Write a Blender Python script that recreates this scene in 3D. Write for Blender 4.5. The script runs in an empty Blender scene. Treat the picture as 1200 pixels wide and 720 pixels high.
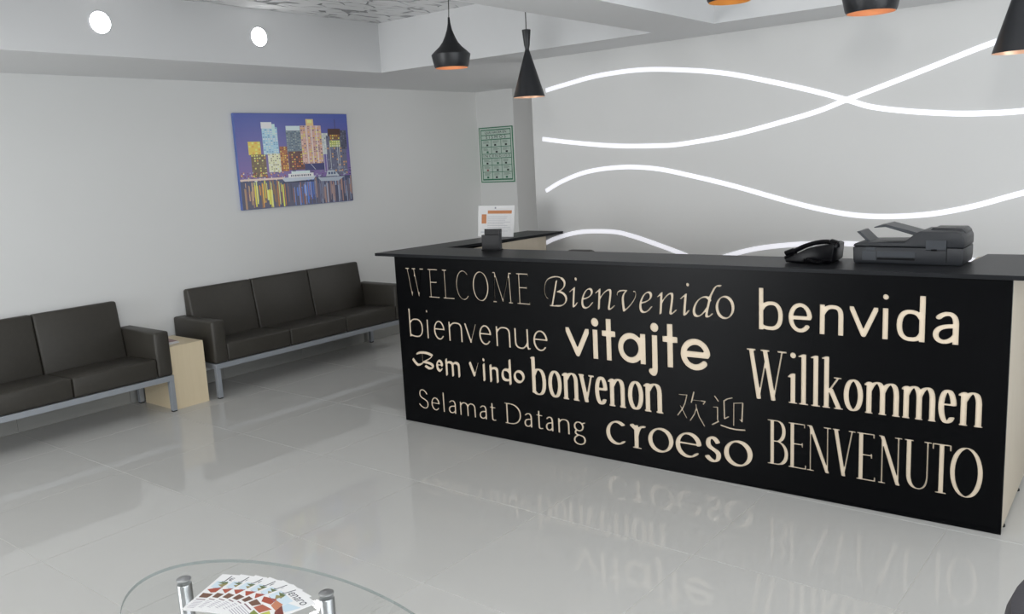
import bpy, bmesh, math, random
from mathutils import Vector, Matrix
from mathutils.geometry import delaunay_2d_cdt
random.seed(7)
SC = bpy.context.scene
COL = SC.collection
PI = math.pi

# ------------------------------------------------------------------ camera
cam_d = bpy.data.cameras.new('camera')
cam = bpy.data.objects.new('camera', cam_d)
COL.objects.link(cam)
cam_d.sensor_width = 36.0
cam_d.lens = 36.0 * 1005.0 / 1200.0
cam_d.clip_start = 0.05
RT = Vector((0.7829658592, 0.6200254716, -0.0503277044))
UP = Vector((-0.0670977944, 0.1646085194, 0.9840741442))
FW = Vector((-0.6184354043, 0.7671195799, -0.1704851925))
cam.matrix_world = Matrix((
    (RT.x, UP.x, -FW.x, 3.9056), (RT.y, UP.y, -FW.y, -3.7002), (RT.z, UP.z, -FW.z, 1.6257), (0, 0, 0, 1)))
SC.camera = cam

# ------------------------------------------------------------------ world, lights, exposure
world = bpy.data.worlds.new('world')
SC.world = world
world.use_nodes = True
bg = world.node_tree.nodes['Background']
bg.inputs[0].default_value = (0.80, 0.90, 1.0, 1)
bg.inputs[1].default_value = 1.2
SC.view_settings.view_transform = 'Standard'
SC.view_settings.look = 'None'
SC.view_settings.gamma = 1.0
SC.view_settings.exposure = 0.12


def area(name, loc, target, sx, sy, power, color=(1, 1, 1)):
    d = bpy.data.lights.new(name, 'AREA')
    d.shape = 'RECTANGLE'
    d.size, d.size_y = sx, sy
    d.energy = power
    d.color = color
    o = bpy.data.objects.new(name, d)
    COL.objects.link(o)
    o.location = loc
    o.rotation_euler = (Vector(target) - Vector(loc)).to_track_quat('-Z', 'Y').to_euler()
    return o


# daylight entering by the glazed door in the lobby front, behind the photographer
area('door_daylight', (-0.9, -6.85, 1.15), (-0.9, 0, 1.1), 1.9, 2.1, 98, (0.98, 0.99, 1.0))
# added fill from the right, just inside an invented window
area('side_fill_light', (5.5, -2.8, 1.4), (0, -2.8, 1.4), 5.0, 2.0, 72, (0.98, 0.99, 1.0))
# camera flash, moved up and back from the camera
area('camera_flash_light', (4.15, -4.6, 2.5), (0.9, 0.6, 1.4), 0.36, 0.36, 27, (1.0, 0.99, 0.97))
# added fill from the coffer ceilings out of frame, no fittings there
area('coffer_fill_left', (0.1, -3.0, 2.64), (0.1, -3.0, 0), 1.6, 2.4, 8)
area('coffer_fill_right', (3.2, -2.2, 2.64), (3.2, -2.2, 0), 1.6, 2.0, 13)
# added fill hidden behind the feature wall, lifts the back left corner
area('passage_fill_light', (0.6, 2.6, 1.6), (-2.1, 2.6, 1.5), 1.0, 1.4, 11)


# ------------------------------------------------------------------ materials
def lin(c):
    return tuple(((v / 255.0) / 12.92 if v / 255.0 <= 0.04045 else ((v / 255.0 + 0.055) / 1.055) ** 2.4) for v in c)


def mat(name, col, rough=0.5, metal=0.0, bump=0.0, bscale=200.0, var=0.0, vscale=8.0, spec=0.5,
        coat=0.0, emit=None, estr=0.0, trans=0.0, ior=1.5, objvar=0.0, rvar=0.0):
    m = bpy.data.materials.new(name)
    m.use_nodes = True
    nt = m.node_tree
    b = nt.nodes['Principled BSDF']
    b.inputs['Base Color'].default_value = (*col, 1)
    b.inputs['Roughness'].default_value = rough
    b.inputs['Metallic'].default_value = metal
    b.inputs['Specular IOR Level'].default_value = spec
    b.inputs['Coat Weight'].default_value = coat
    b.inputs['IOR'].default_value = ior
    b.inputs['Transmission Weight'].default_value = trans
    if emit:
        b.inputs['Emission Color'].default_value = (*emit, 1)
        b.inputs['Emission Strength'].default_value = estr
    tc = nt.nodes.new('ShaderNodeTexCoord')
    if bump:
        n = nt.nodes.new('ShaderNodeTexNoise')
        n.inputs['Scale'].default_value = bscale
        n.inputs['Detail'].default_value = 3
        bp = nt.nodes.new('ShaderNodeBump')
        bp.inputs['Strength'].default_value = bump
        bp.inputs['Distance'].default_value = 0.002
        nt.links.new(tc.outputs['Object'], n.inputs['Vector'])
        nt.links.new(n.outputs['Fac'], bp.inputs['Height'])
        nt.links.new(bp.outputs['Normal'], b.inputs['Normal'])
    if var or objvar:
        n = nt.nodes.new('ShaderNodeTexNoise')
        n.inputs['Scale'].default_value = vscale
        n.inputs['Detail'].default_value = 4
        nt.links.new(tc.outputs['Object'], n.inputs['Vector'])
        mr = nt.nodes.new('ShaderNodeMapRange')
        mr.inputs['To Min'].default_value = 1 - var
        mr.inputs['To Max'].default_value = 1 + var
        nt.links.new(n.outputs['Fac'], mr.inputs['Value'])
        src = mr.outputs['Result']
        if objvar:
            oi = nt.nodes.new('ShaderNodeObjectInfo')
            m2 = nt.nodes.new('ShaderNodeMapRange')
            m2.inputs['To Min'].default_value = 1 - objvar
            m2.inputs['To Max'].default_value = 1 + objvar
            nt.links.new(oi.outputs['Random'], m2.inputs['Value'])
            mu = nt.nodes.new('ShaderNodeMath')
            mu.operation = 'MULTIPLY'
            nt.links.new(src, mu.inputs[0])
            nt.links.new(m2.outputs['Result'], mu.inputs[1])
            src = mu.outputs[0]
        vm = nt.nodes.new('ShaderNodeVectorMath')
        vm.operation = 'SCALE'
        vm.inputs[0].default_value = col
        nt.links.new(src, vm.inputs['Scale'])
        nt.links.new(vm.outputs[0], b.inputs['Base Color'])
    return m


def wood_mat(name, c1, c2, rough=0.45):
    m = mat(name, c1, rough)
    nt = m.node_tree
    b = nt.nodes['Principled BSDF']
    tc = nt.nodes.new('ShaderNodeTexCoord')
    mp = nt.nodes.new('ShaderNodeMapping')
    mp.inputs['Scale'].default_value = (14, 14, 1.2)
    n = nt.nodes.new('ShaderNodeTexNoise')
    n.inputs['Scale'].default_value = 4
    n.inputs['Detail'].default_value = 5
    n.inputs['Distortion'].default_value = 0.6
    mx = nt.nodes.new('ShaderNodeMix')
    mx.data_type = 'RGBA'
    mx.inputs[6].default_value = (*c1, 1)
    mx.inputs[7].default_value = (*c2, 1)
    nt.links.new(tc.outputs['Object'], mp.inputs['Vector'])
    nt.links.new(mp.outputs[0], n.inputs['Vector'])
    nt.links.new(n.outputs['Fac'], mx.inputs[0])
    nt.links.new(mx.outputs[2], b.inputs['Base Color'])
    return m


M = {}
M['wall'] = mat('wall_paint', (0.77, 0.775, 0.765), 0.75, bump=0.12, bscale=260, var=0.012, vscale=3)
M['feature'] = mat('feature_wall_paint', (0.72, 0.72, 0.71), 0.7, bump=0.1, bscale=260, var=0.012, vscale=3)
M['soffit'] = mat('soffit_paint', (0.76, 0.765, 0.77), 0.75, bump=0.08, bscale=260)
M['ceil'] = mat('ceiling_paint', (0.75, 0.75, 0.75), 0.8)
M['tile'] = mat('porcelain_tile', (0.56, 0.555, 0.535), 0.025, var=0.015, vscale=5, objvar=0.008, spec=0.5, ior=1.31)
M['grout'] = mat('grout', (0.62, 0.61, 0.58), 0.8)
M['skirt'] = mat('skirting_tile', (0.36, 0.36, 0.34), 0.15, var=0.02)
M['black_lam'] = mat('black_laminate', (0.0010, 0.0012, 0.0018), 0.27, bump=0.02, bscale=500, spec=0.11)
M['top_lam'] = mat('dark_counter_laminate', (0.013, 0.014, 0.016), 0.36, bump=0.06, bscale=600, spec=0.15)
M['cut'] = mat('cut_edge', (0.002, 0.002, 0.002), 0.8, spec=0.0)
M['beige'] = mat('beige_board', (0.80, 0.67, 0.51), 0.5, var=0.02, vscale=20)
M['beige_panel'] = wood_mat('beige_panel', (0.62, 0.55, 0.44), (0.55, 0.48, 0.38))
M['maple'] = wood_mat('pale_maple', (0.80, 0.68, 0.48), (0.74, 0.62, 0.42))
M['upholstery'] = mat('black_upholstery', (0.040, 0.036, 0.029), 0.46, bump=0.25, bscale=420, var=0.15, vscale=40)
M['seam'] = mat('seam_shadow', (0.008, 0.008, 0.007), 0.8)
M['grey_metal'] = mat('grey_metal', (0.36, 0.385, 0.42), 0.35, metal=0.3, spec=0.5)
M['steel'] = mat('brushed_steel', (0.55, 0.56, 0.57), 0.28, metal=1.0, bump=0.05, bscale=400)
M['rubber'] = mat('black_rubber', (0.012, 0.012, 0.012), 0.7)
M['led'] = mat('led_diffuser', (0.8, 0.8, 0.85), 0.5, emit=(0.93, 0.93, 1.0), estr=0.5)
M['lamp_disc'] = mat('lamp_disc', (0.9, 0.9, 0.9), 0.5, emit=(1, 1, 1), estr=13.0)
M['lamp_ring'] = mat('lamp_ring', (0.75, 0.76, 0.78), 0.4)
M['shade_out'] = mat('matt_black_shade', (0.012, 0.013, 0.016), 0.38, bump=0.1, bscale=300)
M['copper'] = mat('brushed_copper', (0.86, 0.58, 0.42), 0.38, metal=0.7, bump=0.15, bscale=150)
M['brass'] = mat('brushed_brass', (0.75, 0.50, 0.20), 0.38, metal=0.7, bump=0.15, bscale=150)
M['cable'] = mat('dark_cable', (0.03, 0.026, 0.022), 0.5)
M['bulb'] = mat('warm_bulb', (0.9, 0.8, 0.6), 0.3, emit=(1.0, 0.66, 0.34), estr=1.5)
M['plastic'] = mat('charcoal_plastic', (0.022, 0.024, 0.028), 0.38, spec=0.35, bump=0.2, bscale=700)
M['plastic_dk'] = mat('black_plastic', (0.003, 0.003, 0.004), 0.28, spec=0.14)
M['plastic_md'] = mat('grey_plastic', (0.045, 0.05, 0.058), 0.35, spec=0.35)
M['paper'] = mat('white_paper', (0.82, 0.82, 0.82), 0.45)
M['acrylic'] = mat('clear_acrylic', (0.9, 0.92, 0.92), 0.05, trans=0.9)
M['leather'] = mat('dark_leather', (0.045, 0.043, 0.05), 0.5, bump=0.3, bscale=90, var=0.2, vscale=30)

# glass for the table top
g = bpy.data.materials.new('table_glass')
g.use_nodes = True
nt = g.node_tree
nt.nodes.remove(nt.nodes['Principled BSDF'])
tr = nt.nodes.new('ShaderNodeBsdfTransparent')
tr.inputs[0].default_value = (0.988, 0.993, 0.991, 1)
gl = nt.nodes.new('ShaderNodeBsdfGlossy')
gl.inputs['Roughness'].default_value = 0.0
fr = nt.nodes.new('ShaderNodeFresnel')
fr.inputs['IOR'].default_value = 1.38
mxs = nt.nodes.new('ShaderNodeMixShader')
geo = nt.nodes.new('ShaderNodeNewGeometry')
inv = nt.nodes.new('ShaderNodeMath')
inv.operation = 'SUBTRACT'
inv.inputs[0].default_value = 1.0
mul = nt.nodes.new('ShaderNodeMath')
mul.operation = 'MULTIPLY'
nt.links.new(geo.outputs['Backfacing'], inv.inputs[1])
nt.links.new(fr.outputs[0], mul.inputs[0])
nt.links.new(inv.outputs[0], mul.inputs[1])
nt.links.new(mul.outputs[0], mxs.inputs[0])
nt.links.new(tr.outputs[0], mxs.inputs[1])
nt.links.new(gl.outputs[0], mxs.inputs[2])
nt.links.new(mxs.outputs[0], nt.nodes['Material Output'].inputs['Surface'])
M['glass'] = g
M['glass_edge'] = mat('glass_edge', (0.30, 0.33, 0.32), 0.2, spec=0.4)


def squiggle_mat():
    m = mat('printed_stretch_ceiling', (0.78, 0.78, 0.78), 0.10)
    nt = m.node_tree
    b = nt.nodes['Principled BSDF']
    tc = nt.nodes.new('ShaderNodeTexCoord')
    mp = nt.nodes.new('ShaderNodeMapping')
    mp.inputs['Scale'].default_value = (8.0, 2.2, 1)
    mp.inputs['Rotation'].default_value = (0, 0, 0.25)
    dn = nt.nodes.new('ShaderNodeTexNoise')
    dn.inputs['Scale'].default_value = 6
    dn.inputs['Detail'].default_value = 0
    add = nt.nodes.new('ShaderNodeMixRGB')
    add.blend_type = 'LINEAR_LIGHT'
    add.inputs['Fac'].default_value = 0.03
    vo = nt.nodes.new('ShaderNodeTexVoronoi')
    vo.feature = 'DISTANCE_TO_EDGE'
    vo.inputs['Scale'].default_value = 1.5
    nt.links.new(tc.outputs['Object'], dn.inputs['Vector'])
    nt.links.new(tc.outputs['Object'], add.inputs['Color1'])
    nt.links.new(dn.outputs['Color'], add.inputs['Color2'])
    nt.links.new(add.outputs[0], mp.inputs['Vector'])
    nt.links.new(mp.outputs[0], vo.inputs['Vector'])
    n2 = nt.nodes.new('ShaderNodeTexNoise')
    n2.inputs['Scale'].default_value = 9
    n2.inputs['Detail'].default_value = 0
    nt.links.new(tc.outputs['Object'], n2.inputs['Vector'])
    w = nt.nodes.new('ShaderNodeMapRange')
    w.inputs['From Min'].default_value = 0.36
    w.inputs['From Max'].default_value = 0.62
    w.inputs['To Min'].default_value = 0.0
    w.inputs['To Max'].default_value = 0.045
    nt.links.new(n2.outputs['Fac'], w.inputs['Value'])
    lt = nt.nodes.new('ShaderNodeMath')
    lt.operation = 'LESS_THAN'
    nt.links.new(vo.outputs['Distance'], lt.inputs[0])
    nt.links.new(w.outputs['Result'], lt.inputs[1])
    mx = nt.nodes.new('ShaderNodeMix')
    mx.data_type = 'RGBA'
    mx.inputs[6].default_value = (0.78, 0.78, 0.78, 1)
    mx.inputs[7].default_value = (0.10, 0.10, 0.10, 1)
    nt.links.new(lt.outputs[0], mx.inputs[0])
    nt.links.new(mx.outputs[2], b.inputs['Base Color'])
    return m


M['squiggle'] = squiggle_mat()
_pm = {}


def pmat(rgb, rough=0.5):
    """flat print colour, from 0-255 values"""
    k = (tuple(int(v) for v in rgb), rough)
    if k not in _pm:
        _pm[k] = mat('ink_%02x%02x%02x' % k[0], lin(rgb), rough)
    return _pm[k]


# ------------------------------------------------------------------ helpers
def link(name, bm, m, parent=None, smooth=False, loc=None):
    me = bpy.data.meshes.new(name)
    bm.normal_update()
    bm.to_mesh(me)
    bm.free()
    if smooth:
        for p in me.polygons:
            p.use_smooth = True
        try:
            me.set_sharp_from_angle(angle=math.radians(40))
        except Exception:
            pass
    for mm in (m if isinstance(m, (list, tuple)) else [m]):
        me.materials.append(mm)
    o = bpy.data.objects.new(name, me)
    COL.objects.link(o)
    if loc is not None:
        o.location = loc
    if parent is not None:
        o.parent = parent
    return o


def thing(name, label, cat, loc=(0, 0, 0), rz=0.0, group=None):
    o = bpy.data.objects.new(name, None)
    COL.objects.link(o)
    o.empty_display_size = 0.1
    o.location = loc
    o.rotation_euler = (0, 0, rz)
    return tag(o, label, cat, group)


def tag(o, label, cat, group=None):
    o['label'] = label
    o['category'] = cat
    if group:
        o['group'] = group
    return o


def struct(o, label=None):
    o['kind'] = 'structure'
    if label:
        o['label'] = label
        o['category'] = 'room part'
    return o


def box(bm, x0, y0, z0, x1, y1, z1, bev=0.0, seg=1, mi=0):
    v = [bm.verts.new(p) for p in ((x0, y0, z0), (x1, y0, z0), (x1, y1, z0), (x0, y1, z0),
                                   (x0, y0, z1), (x1, y0, z1), (x1, y1, z1), (x0, y1, z1))]
    fs = [bm.faces.new([v[i] for i in f]) for f in
          ((3, 2, 1, 0), (4, 5, 6, 7), (0, 1, 5, 4), (1, 2, 6, 5), (2, 3, 7, 6), (3, 0, 4, 7))]
    for f in fs:
        f.material_index = mi
    if bev:
        es = set(e for f in fs for e in f.edges)
        bmesh.ops.bevel(bm, geom=list(es), offset=bev, segments=seg, profile=0.5, affect='EDGES')
    return v


def mbox(name, m, parent, *a, **k):
    bm = bmesh.new()
    box(bm, *a, **k)
    return link(name, bm, m, parent, smooth=bool(k.get('bev')) and k.get('seg', 1) > 1)


def prism(bm, pts, z0, z1, mi=0):
    """polygon in the xy plane extruded in z"""
    a = [bm.verts.new((x, y, z0)) for x, y in pts]
    b = [bm.verts.new((x, y, z1)) for x, y in pts]
    n = len(pts)
    fs = [bm.faces.new(a[::-1]), bm.faces.new(b)]
    for i in range(n):
        fs.append(bm.faces.new((a[i], a[(i + 1) % n], b[(i + 1) % n], b[i])))
    for f in fs:
        f.material_index = mi
    return fs


def profile_y(bm, pts, y0, y1, bev=0.0, seg=2):
    """polygon in the xz plane extruded along y"""
    a = [bm.verts.new((x, y0, z)) for x, z in pts]
    b = [bm.verts.new((x, y1, z)) for x, z in pts]
    n = len(pts)
    fs = [bm.faces.new(a), bm.faces.new(b[::-1])]
    for i in range(n):
        fs.append(bm.faces.new((a[(i + 1) % n], a[i], b[i], b[(i + 1) % n])))
    bmesh.ops.recalc_face_normals(bm, faces=fs)
    if bev:
        es = set(e for f in fs for e in f.edges)
        bmesh.ops.bevel(bm, geom=list(es), offset=bev, segments=seg, profile=0.5, affect='EDGES')


def lathe(bm, prof, seg=40, mi=0, close=False):
    rings = []
    for r, z in prof:
        if r < 1e-6:
            rings.append([bm.verts.new((0, 0, z))])
        else:
            rings.append([bm.verts.new((r * math.cos(2 * PI * i / seg), r * math.sin(2 * PI * i / seg), z)) for i in range(seg)])
    for A, B in zip(rings[:-1], rings[1:]):
        for i in range(seg):
            j = (i + 1) % seg
            if len(A) == 1 and len(B) == 1:
                continue
            if len(A) == 1:
                f = bm.faces.new((A[0], B[j], B[i]))
            elif len(B) == 1:
                f = bm.faces.new((A[i], A[j], B[0]))
            else:
                f = bm.faces.new((A[i], A[j], B[j], B[i]))
            f.material_index = mi


def tube(bm, pts, r, seg=10, caps=True):
    pts = [Vector(p) for p in pts]
    n = len(pts)
    prev = None
    rings = []
    for i, p in enumerate(pts):
        t = (pts[min(i + 1, n - 1)] - pts[max(i - 1, 0)]).normalized()
        if prev is None:
            a = Vector((0, 0, 1)) if abs(t.z) < 0.9 else Vector((1, 0, 0))
            nx = t.cross(a).normalized()
        else:
            nx = (prev - t * prev.dot(t)).normalized()
        prev = nx
        ny = t.cross(nx)
        rr = r[i] if isinstance(r, (list, tuple)) else r
        rings.append([bm.verts.new(p + nx * rr * math.cos(2 * PI * k / seg) + ny * rr * math.sin(2 * PI * k / seg)) for k in range(seg)])
    for A, B in zip(rings[:-1], rings[1:]):
        for k in range(seg):
            bm.faces.new((A[k], A[(k + 1) % seg], B[(k + 1) % seg], B[k]))
    if caps:
        bm.faces.new(rings[0][::-1])
        bm.faces.new(rings[-1])


def spline(P, n=12):
    """Catmull-Rom through points"""
    P = [Vector(p) for p in P]
    P = [2 * P[0] - P[1]] + P + [2 * P[-1] - P[-2]]
    out = []
    for i in range(1, len(P) - 2):
        a, b, c, d = P[i - 1], P[i], P[i + 1], P[i + 2]
        for k in range(n):
            t = k / n
            out.append(0.5 * (2 * b + (c - a) * t + (2 * a - 5 * b + 4 * c - d) * t * t + (3 * b - 3 * c + d - a) * t ** 3))
    out.append(P[-2])
    return out


def print_mesh(name, polys, parent, frame, rough=0.5):
    """flat print: polys = [(pts2d, rgb)], frame(u, v, k) -> 3D point (k: layer lift)"""
    bm = bmesh.new()
    mats, idx = [], {}
    for k, (pts, rgb) in enumerate(polys):
        key = tuple(int(v) for v in rgb)
        if key not in idx:
            idx[key] = len(mats)
            mats.append(pmat(key, rough))
        f = bm.faces.new([bm.verts.new(frame(u, v, k)) for u, v in pts])
        f.material_index = idx[key]
    return link(name, bm, mats, parent)


def R(x0, y0, x1, y1):
    return [(x0, y0), (x1, y0), (x1, y1), (x0, y1)]


def text_mesh(name, body, size, m, parent, matrix, align='CENTER', xscale=1.0, shear=0.0):
    """flat lettering from Blender's built-in font, as a mesh"""
    c = bpy.data.curves.new(name + '_curve', 'FONT')
    c.body = body
    c.size = size
    c.align_x = align
    c.align_y = 'CENTER'
    c.shear = shear
    c.resolution_u = 3
    t = bpy.data.objects.new(name + '_src', c)
    COL.objects.link(t)
    dg = bpy.context.evaluated_depsgraph_get()
    me = bpy.data.meshes.new_from_object(t.evaluated_get(dg))
    bpy.data.objects.remove(t)
    me.transform(matrix @ Matrix.Diagonal((xscale, 1, 1, 1)))
    me.materials.clear()
    me.materials.append(m)
    me.name = name
    o = bpy.data.objects.new(name, me)
    COL.objects.link(o)
    o.parent = parent
    return o


# ------------------------------------------------------------------ room
WX = -2.128          # left wall
ZB = 2.3285          # underside of the beams
ZT = 2.694           # coffer ceiling
YF = 1.0526          # far edge of the coffers
YW = 1.5             # feature wall
YC = 3.352           # stub wall with the notice
XB = -1.102          # face of the beam on the left
XE, XF = 1.262, 1.664  # beam between the coffers
XR = 5.6             # right wall
YB = -7.0            # front of the lobby
YP = 6.2             # end of the passage
T = 0.7771
GX, GY = 0.0614, 0.0437

o = mbox('floor', M['grout'], None, WX - 0.2, YB - 0.2, -0.12, XR + 0.2, YP + 0.2, -0.0022)
floor = struct(o)
xs = [GX + i * T for i in range(-3, 9)]
ys = [GY + i * T for i in range(-10, 9)]
xe = [WX + 0.012] + [x for x in xs if WX + 0.06 < x < XR - 0.06] + [XR]
ye = [YB] + [y for y in ys if YB + 0.06 < y < YP - 0.06] + [YP]
GAP = 0.0016
tile_cache = {}
for i in range(len(xe) - 1):
    for j in range(len(ye) - 1):
        x0, x1, y0, y1 = xe[i], xe[i + 1], ye[j], ye[j + 1]
        # nothing is laid behind the feature wall; the desk stands on whole tiles
        if x0 > 0.9 and y0 > YW + 0.5:
            continue
        w, d = round(x1 - x0 - 2 * GAP, 4), round(y1 - y0 - 2 * GAP, 4)
        key = (w, d)
        if key not in tile_cache:
            bm = bmesh.new()
            c = 0.0008
            a = [bm.verts.new(p) for p in ((-w / 2, -d / 2, -0.009), (w / 2, -d / 2, -0.009), (w / 2, d / 2, -0.009), (-w / 2, d / 2, -0.009))]
            b = [bm.verts.new((v.co.x, v.co.y, -c)) for v in a]
            t = [bm.verts.new((v.co.x * (1 - 2 * c / w), v.co.y * (1 - 2 * c / d), 0.0)) for v in a]
            for A, B in ((a, b), (b, t)):
                for k in range(4):
                    bm.faces.new((A[k], A[(k + 1) % 4], B[(k + 1) % 4], B[k]))
            bm.faces.new(t)
            me = bpy.data.meshes.new('tile')
            bm.to_mesh(me)
            bm.free()
            me.materials.append(M['tile'])
            tile_cache[key] = me
        tl = bpy.data.objects.new('tile', tile_cache[key])
        COL.objects.link(tl)
        tl.location = ((x0 + x1) / 2, (y0 + y1) / 2, 0)
        tl.parent = floor

struct(mbox('wall_left', M['wall'], None, WX - 0.2, YB - 0.2, 0, WX, YP + 0.2, 3.0))
struct(mbox('wall_back', M['feature'], None, 0.0, YW, 0, XR, YW + 0.16, ZB))
struct(mbox('wall_niche', M['wall'], None, WX, YC, 0, -1.633, YP, ZB))
struct(mbox('wall_passage', M['wall'], None, WX, YP, 0, XR, YP + 0.2, 3.0))
bm = bmesh.new()
box(bm, XR, YB - 0.2, 0, XR + 0.2, -5.35, 3.0)
box(bm, XR, -0.25, 0, XR + 0.2, YP + 0.2, 3.0)
box(bm, XR, -5.35, 0, XR + 0.2, -0.25, 0.35)
box(bm, XR, -5.35, 2.45, XR + 0.2, -0.25, 3.0)
struct(link('wall_right', bm, M['wall']))  # the opening is invented to go with the side fill light
# glazed lobby front, behind the photographer: wall with a wide opening and its frame
bm = bmesh.new()
box(bm, WX, YB - 0.2, 0, -1.9, YB, 3.0)
box(bm, 0.1, YB - 0.2, 0, XR, YB, 3.0)
box(bm, -1.9, YB - 0.2, 2.25, 0.1, YB, 3.0)
struct(link('wall_front', bm, M['wall']))
wf = struct(mbox('window_1', M['grey_metal'], None, -1.9, YB - 0.12, 0, 0.1, YB - 0.06, 0.06))
for x in (-1.9, -0.925, 0.05):
    mbox('mullion', M['grey_metal'], wf, x, YB - 0.12, 0.06, x + 0.05, YB - 0.06, 2.20)
mbox('window_head', M['grey_metal'], wf, -1.9, YB - 0.12, 2.20, 0.1, YB - 0.06, 2.25)
wf = struct(mbox('added_window', M['grey_metal'], None, XR + 0.06, -5.35, 0.35, XR + 0.12, -0.25, 0.40))  # frame of the made-up window around the side fill light
for k in range(4):
    y = -5.35 + k * 1.6833
    mbox('mullion', M['grey_metal'], wf, XR + 0.06, y, 0.40, XR + 0.12, y + 0.05, 2.40)
mbox('window_head', M['grey_metal'], wf, XR + 0.06, -5.35, 2.40, XR + 0.12, -0.25, 2.45)

ceiling = struct(mbox('ceiling', M['ceil'], None, WX - 0.2, YB - 0.2, ZT + 0.012, XR + 0.2, YP + 0.2, 3.05))
mbox('patterned_panel', M['squiggle'], ceiling, XB, YB, ZT, XE, YF, ZT + 0.0115)
mbox('plain_panel', M['soffit'], ceiling, XF, YB, ZT, XR, YF, ZT + 0.0115)
struct(mbox('trim_1', M['soffit'], None, WX, YB, ZB, XB, YF, ZT + 0.012))
struct(mbox('trim_2', M['soffit'], None, WX, YF, ZB, XR, YP, ZT + 0.012))
struct(mbox('trim_3', M['soffit'], None, XE, YB, ZB, XF, YF, ZT + 0.012))

# skirting on the left wall, cut from the floor tile
bb = struct(mbox('baseboard_left', M['grout'], None, WX, YB, 0, WX + 0.006, YC, 0.096))
yj = [YB] + [-1.505 + T * k for k in range(-7, 7) if YB < -1.505 + T * k < YC - 0.05] + [YC]
for a, b in zip(yj[:-1], yj[1:]):
    mbox('tile', M['skirt'], bb, WX + 0.0015, a + 0.0015, 0.003, WX + 0.012, b - 0.0015, 0.100)

# ------------------------------------------------------------------ light strips on the feature wall
strips = [
    ('upper light strip that crests high at left and dips right of the crossing', 0.0,
     [(0.135, 2.101), (0.288, 2.124), (0.579, 2.161), (0.918, 2.167), (1.232, 2.135), (1.527, 2.085), (1.804, 2.012), (2.065, 1.934), (2.273, 1.863), (2.407, 1.814), (2.59, 1.777), (2.808, 1.748), (2.973, 1.736), (3.169, 1.735), (3.45, 1.76), (3.8, 1.83), (4.3, 1.93)]),
    ('light strip that sags at left, crosses another and climbs to upper right', 0.0006,
     [(0.086, 1.756), (0.343, 1.718), (0.7, 1.677), (1.034, 1.661), (1.224, 1.664), (1.581, 1.703), (1.911, 1.766), (2.116, 1.812), (2.273, 1.863), (2.405, 1.902), (2.672, 1.985), (2.92, 2.065), (3.038, 2.099), (3.152, 2.128), (3.5, 2.17), (4.0, 2.14), (4.4, 2.05)]),
    ('middle light strip sweeping across wall without touching any other', 0.0,
     [(0.096, 1.375), (0.255, 1.446), (0.481, 1.507), (0.764, 1.528), (1.03, 1.508), (1.282, 1.455), (1.579, 1.382), (1.913, 1.287), (2.123, 1.234), (2.323, 1.198), (2.513, 1.189), (2.739, 1.203), (2.951, 1.245), (3.188, 1.315), (3.6, 1.42), (4.2, 1.50)]),
    ('short low arc light strip rising behind left half of the black counter', 0.0,
     [(0.07, 0.985), (0.156, 1.019), (0.30, 1.057), (0.448, 1.077), (0.679, 1.077), (0.82, 1.051), (0.952, 1.015), (1.198, 0.939), (1.45, 0.85), (1.8, 0.75)]),
    ('lowest light strip, mostly hidden behind phone, printer and counter', 0.0006,
     [(1.15, 0.79), (1.35, 0.875), (1.576, 0.945), (1.72, 0.982), (1.887, 1.007), (2.073, 1.022), (2.326, 1.027), (2.61, 1.009), (2.833, 0.976), (2.97, 0.948), (3.2, 0.90), (3.6, 0.80)]),
]
for lab, lift, P in strips:
    C = spline([(x, z, 0) for x, z in P], 8)
    bm = bmesh.new()
    hw = 0.0145
    prev = None
    for i, p in enumerate(C):
        t = (C[min(i + 1, len(C) - 1)] - C[max(i - 1, 0)]).normalized()
        nrm = Vector((-t.y, t.x, 0)) * hw
        q4 = []
        for s, dy in ((1, 0.0), (1, 1.0), (-1, 1.0), (-1, 0.0)):
            q4.append(bm.verts.new((p.x + s * nrm.x, YW - 0.0005 - (0.004 + lift) * dy, p.y + s * nrm.y)))
        if prev:
            for k in range(4):
                bm.faces.new((prev[k], prev[(k + 1) % 4], q4[(k + 1) % 4], q4[k]))
        else:
            bm.faces.new(q4)
        prev = q4
    bm.faces.new(prev[::-1])
    bmesh.ops.recalc_face_normals(bm, faces=bm.faces[:])
    tag(link('light_strip', bm, M['led']), 'white ' + lab, 'light', 'curved light strips on the feature wall')

# ------------------------------------------------------------------ round lights in the beam face
for y, lab in ((-1.121, 'round white recessed light nearer the left edge of the photo'),
               (-0.043, 'round white recessed light above the city picture, nearer the patterned ceiling')):
    t = thing('recessed_light', lab, 'light', (XB, y, 2.514), 0, 'round lights in the beam face')
    bm = bmesh.new()
    lathe(bm, [(0.060, 0.0), (0.0605, 0.004), (0.067, 0.005), (0.072, 0.0)], 40)
    bmesh.ops.rotate(bm, verts=bm.verts, matrix=Matrix.Rotation(PI / 2, 3, 'Y'))
    link('ring', bm, M['lamp_ring'], t, True)
    bm = bmesh.new()
    lathe(bm, [(0.0, 0.0035), (0.060, 0.0035), (0.060, 0.0005)], 40)
    bmesh.ops.rotate(bm, verts=bm.verts, matrix=Matrix.Rotation(PI / 2, 3, 'Y'))
    link('diffuser', bm, M['lamp_disc'], t)

# ------------------------------------------------------------------ city picture
PX = WX + 0.001
pic = thing('canvas_picture', 'unframed canvas print of a city skyline at dusk with boats, on the left wall', 'picture', (PX, 0.955, 1.707))
PW, PH = 1.168, 0.768
mbox('canvas', pmat((92, 112, 176)), pic, 0.0, -PW / 2, -PH / 2, 0.028, PW / 2, PH / 2, bev=0.003)


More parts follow.
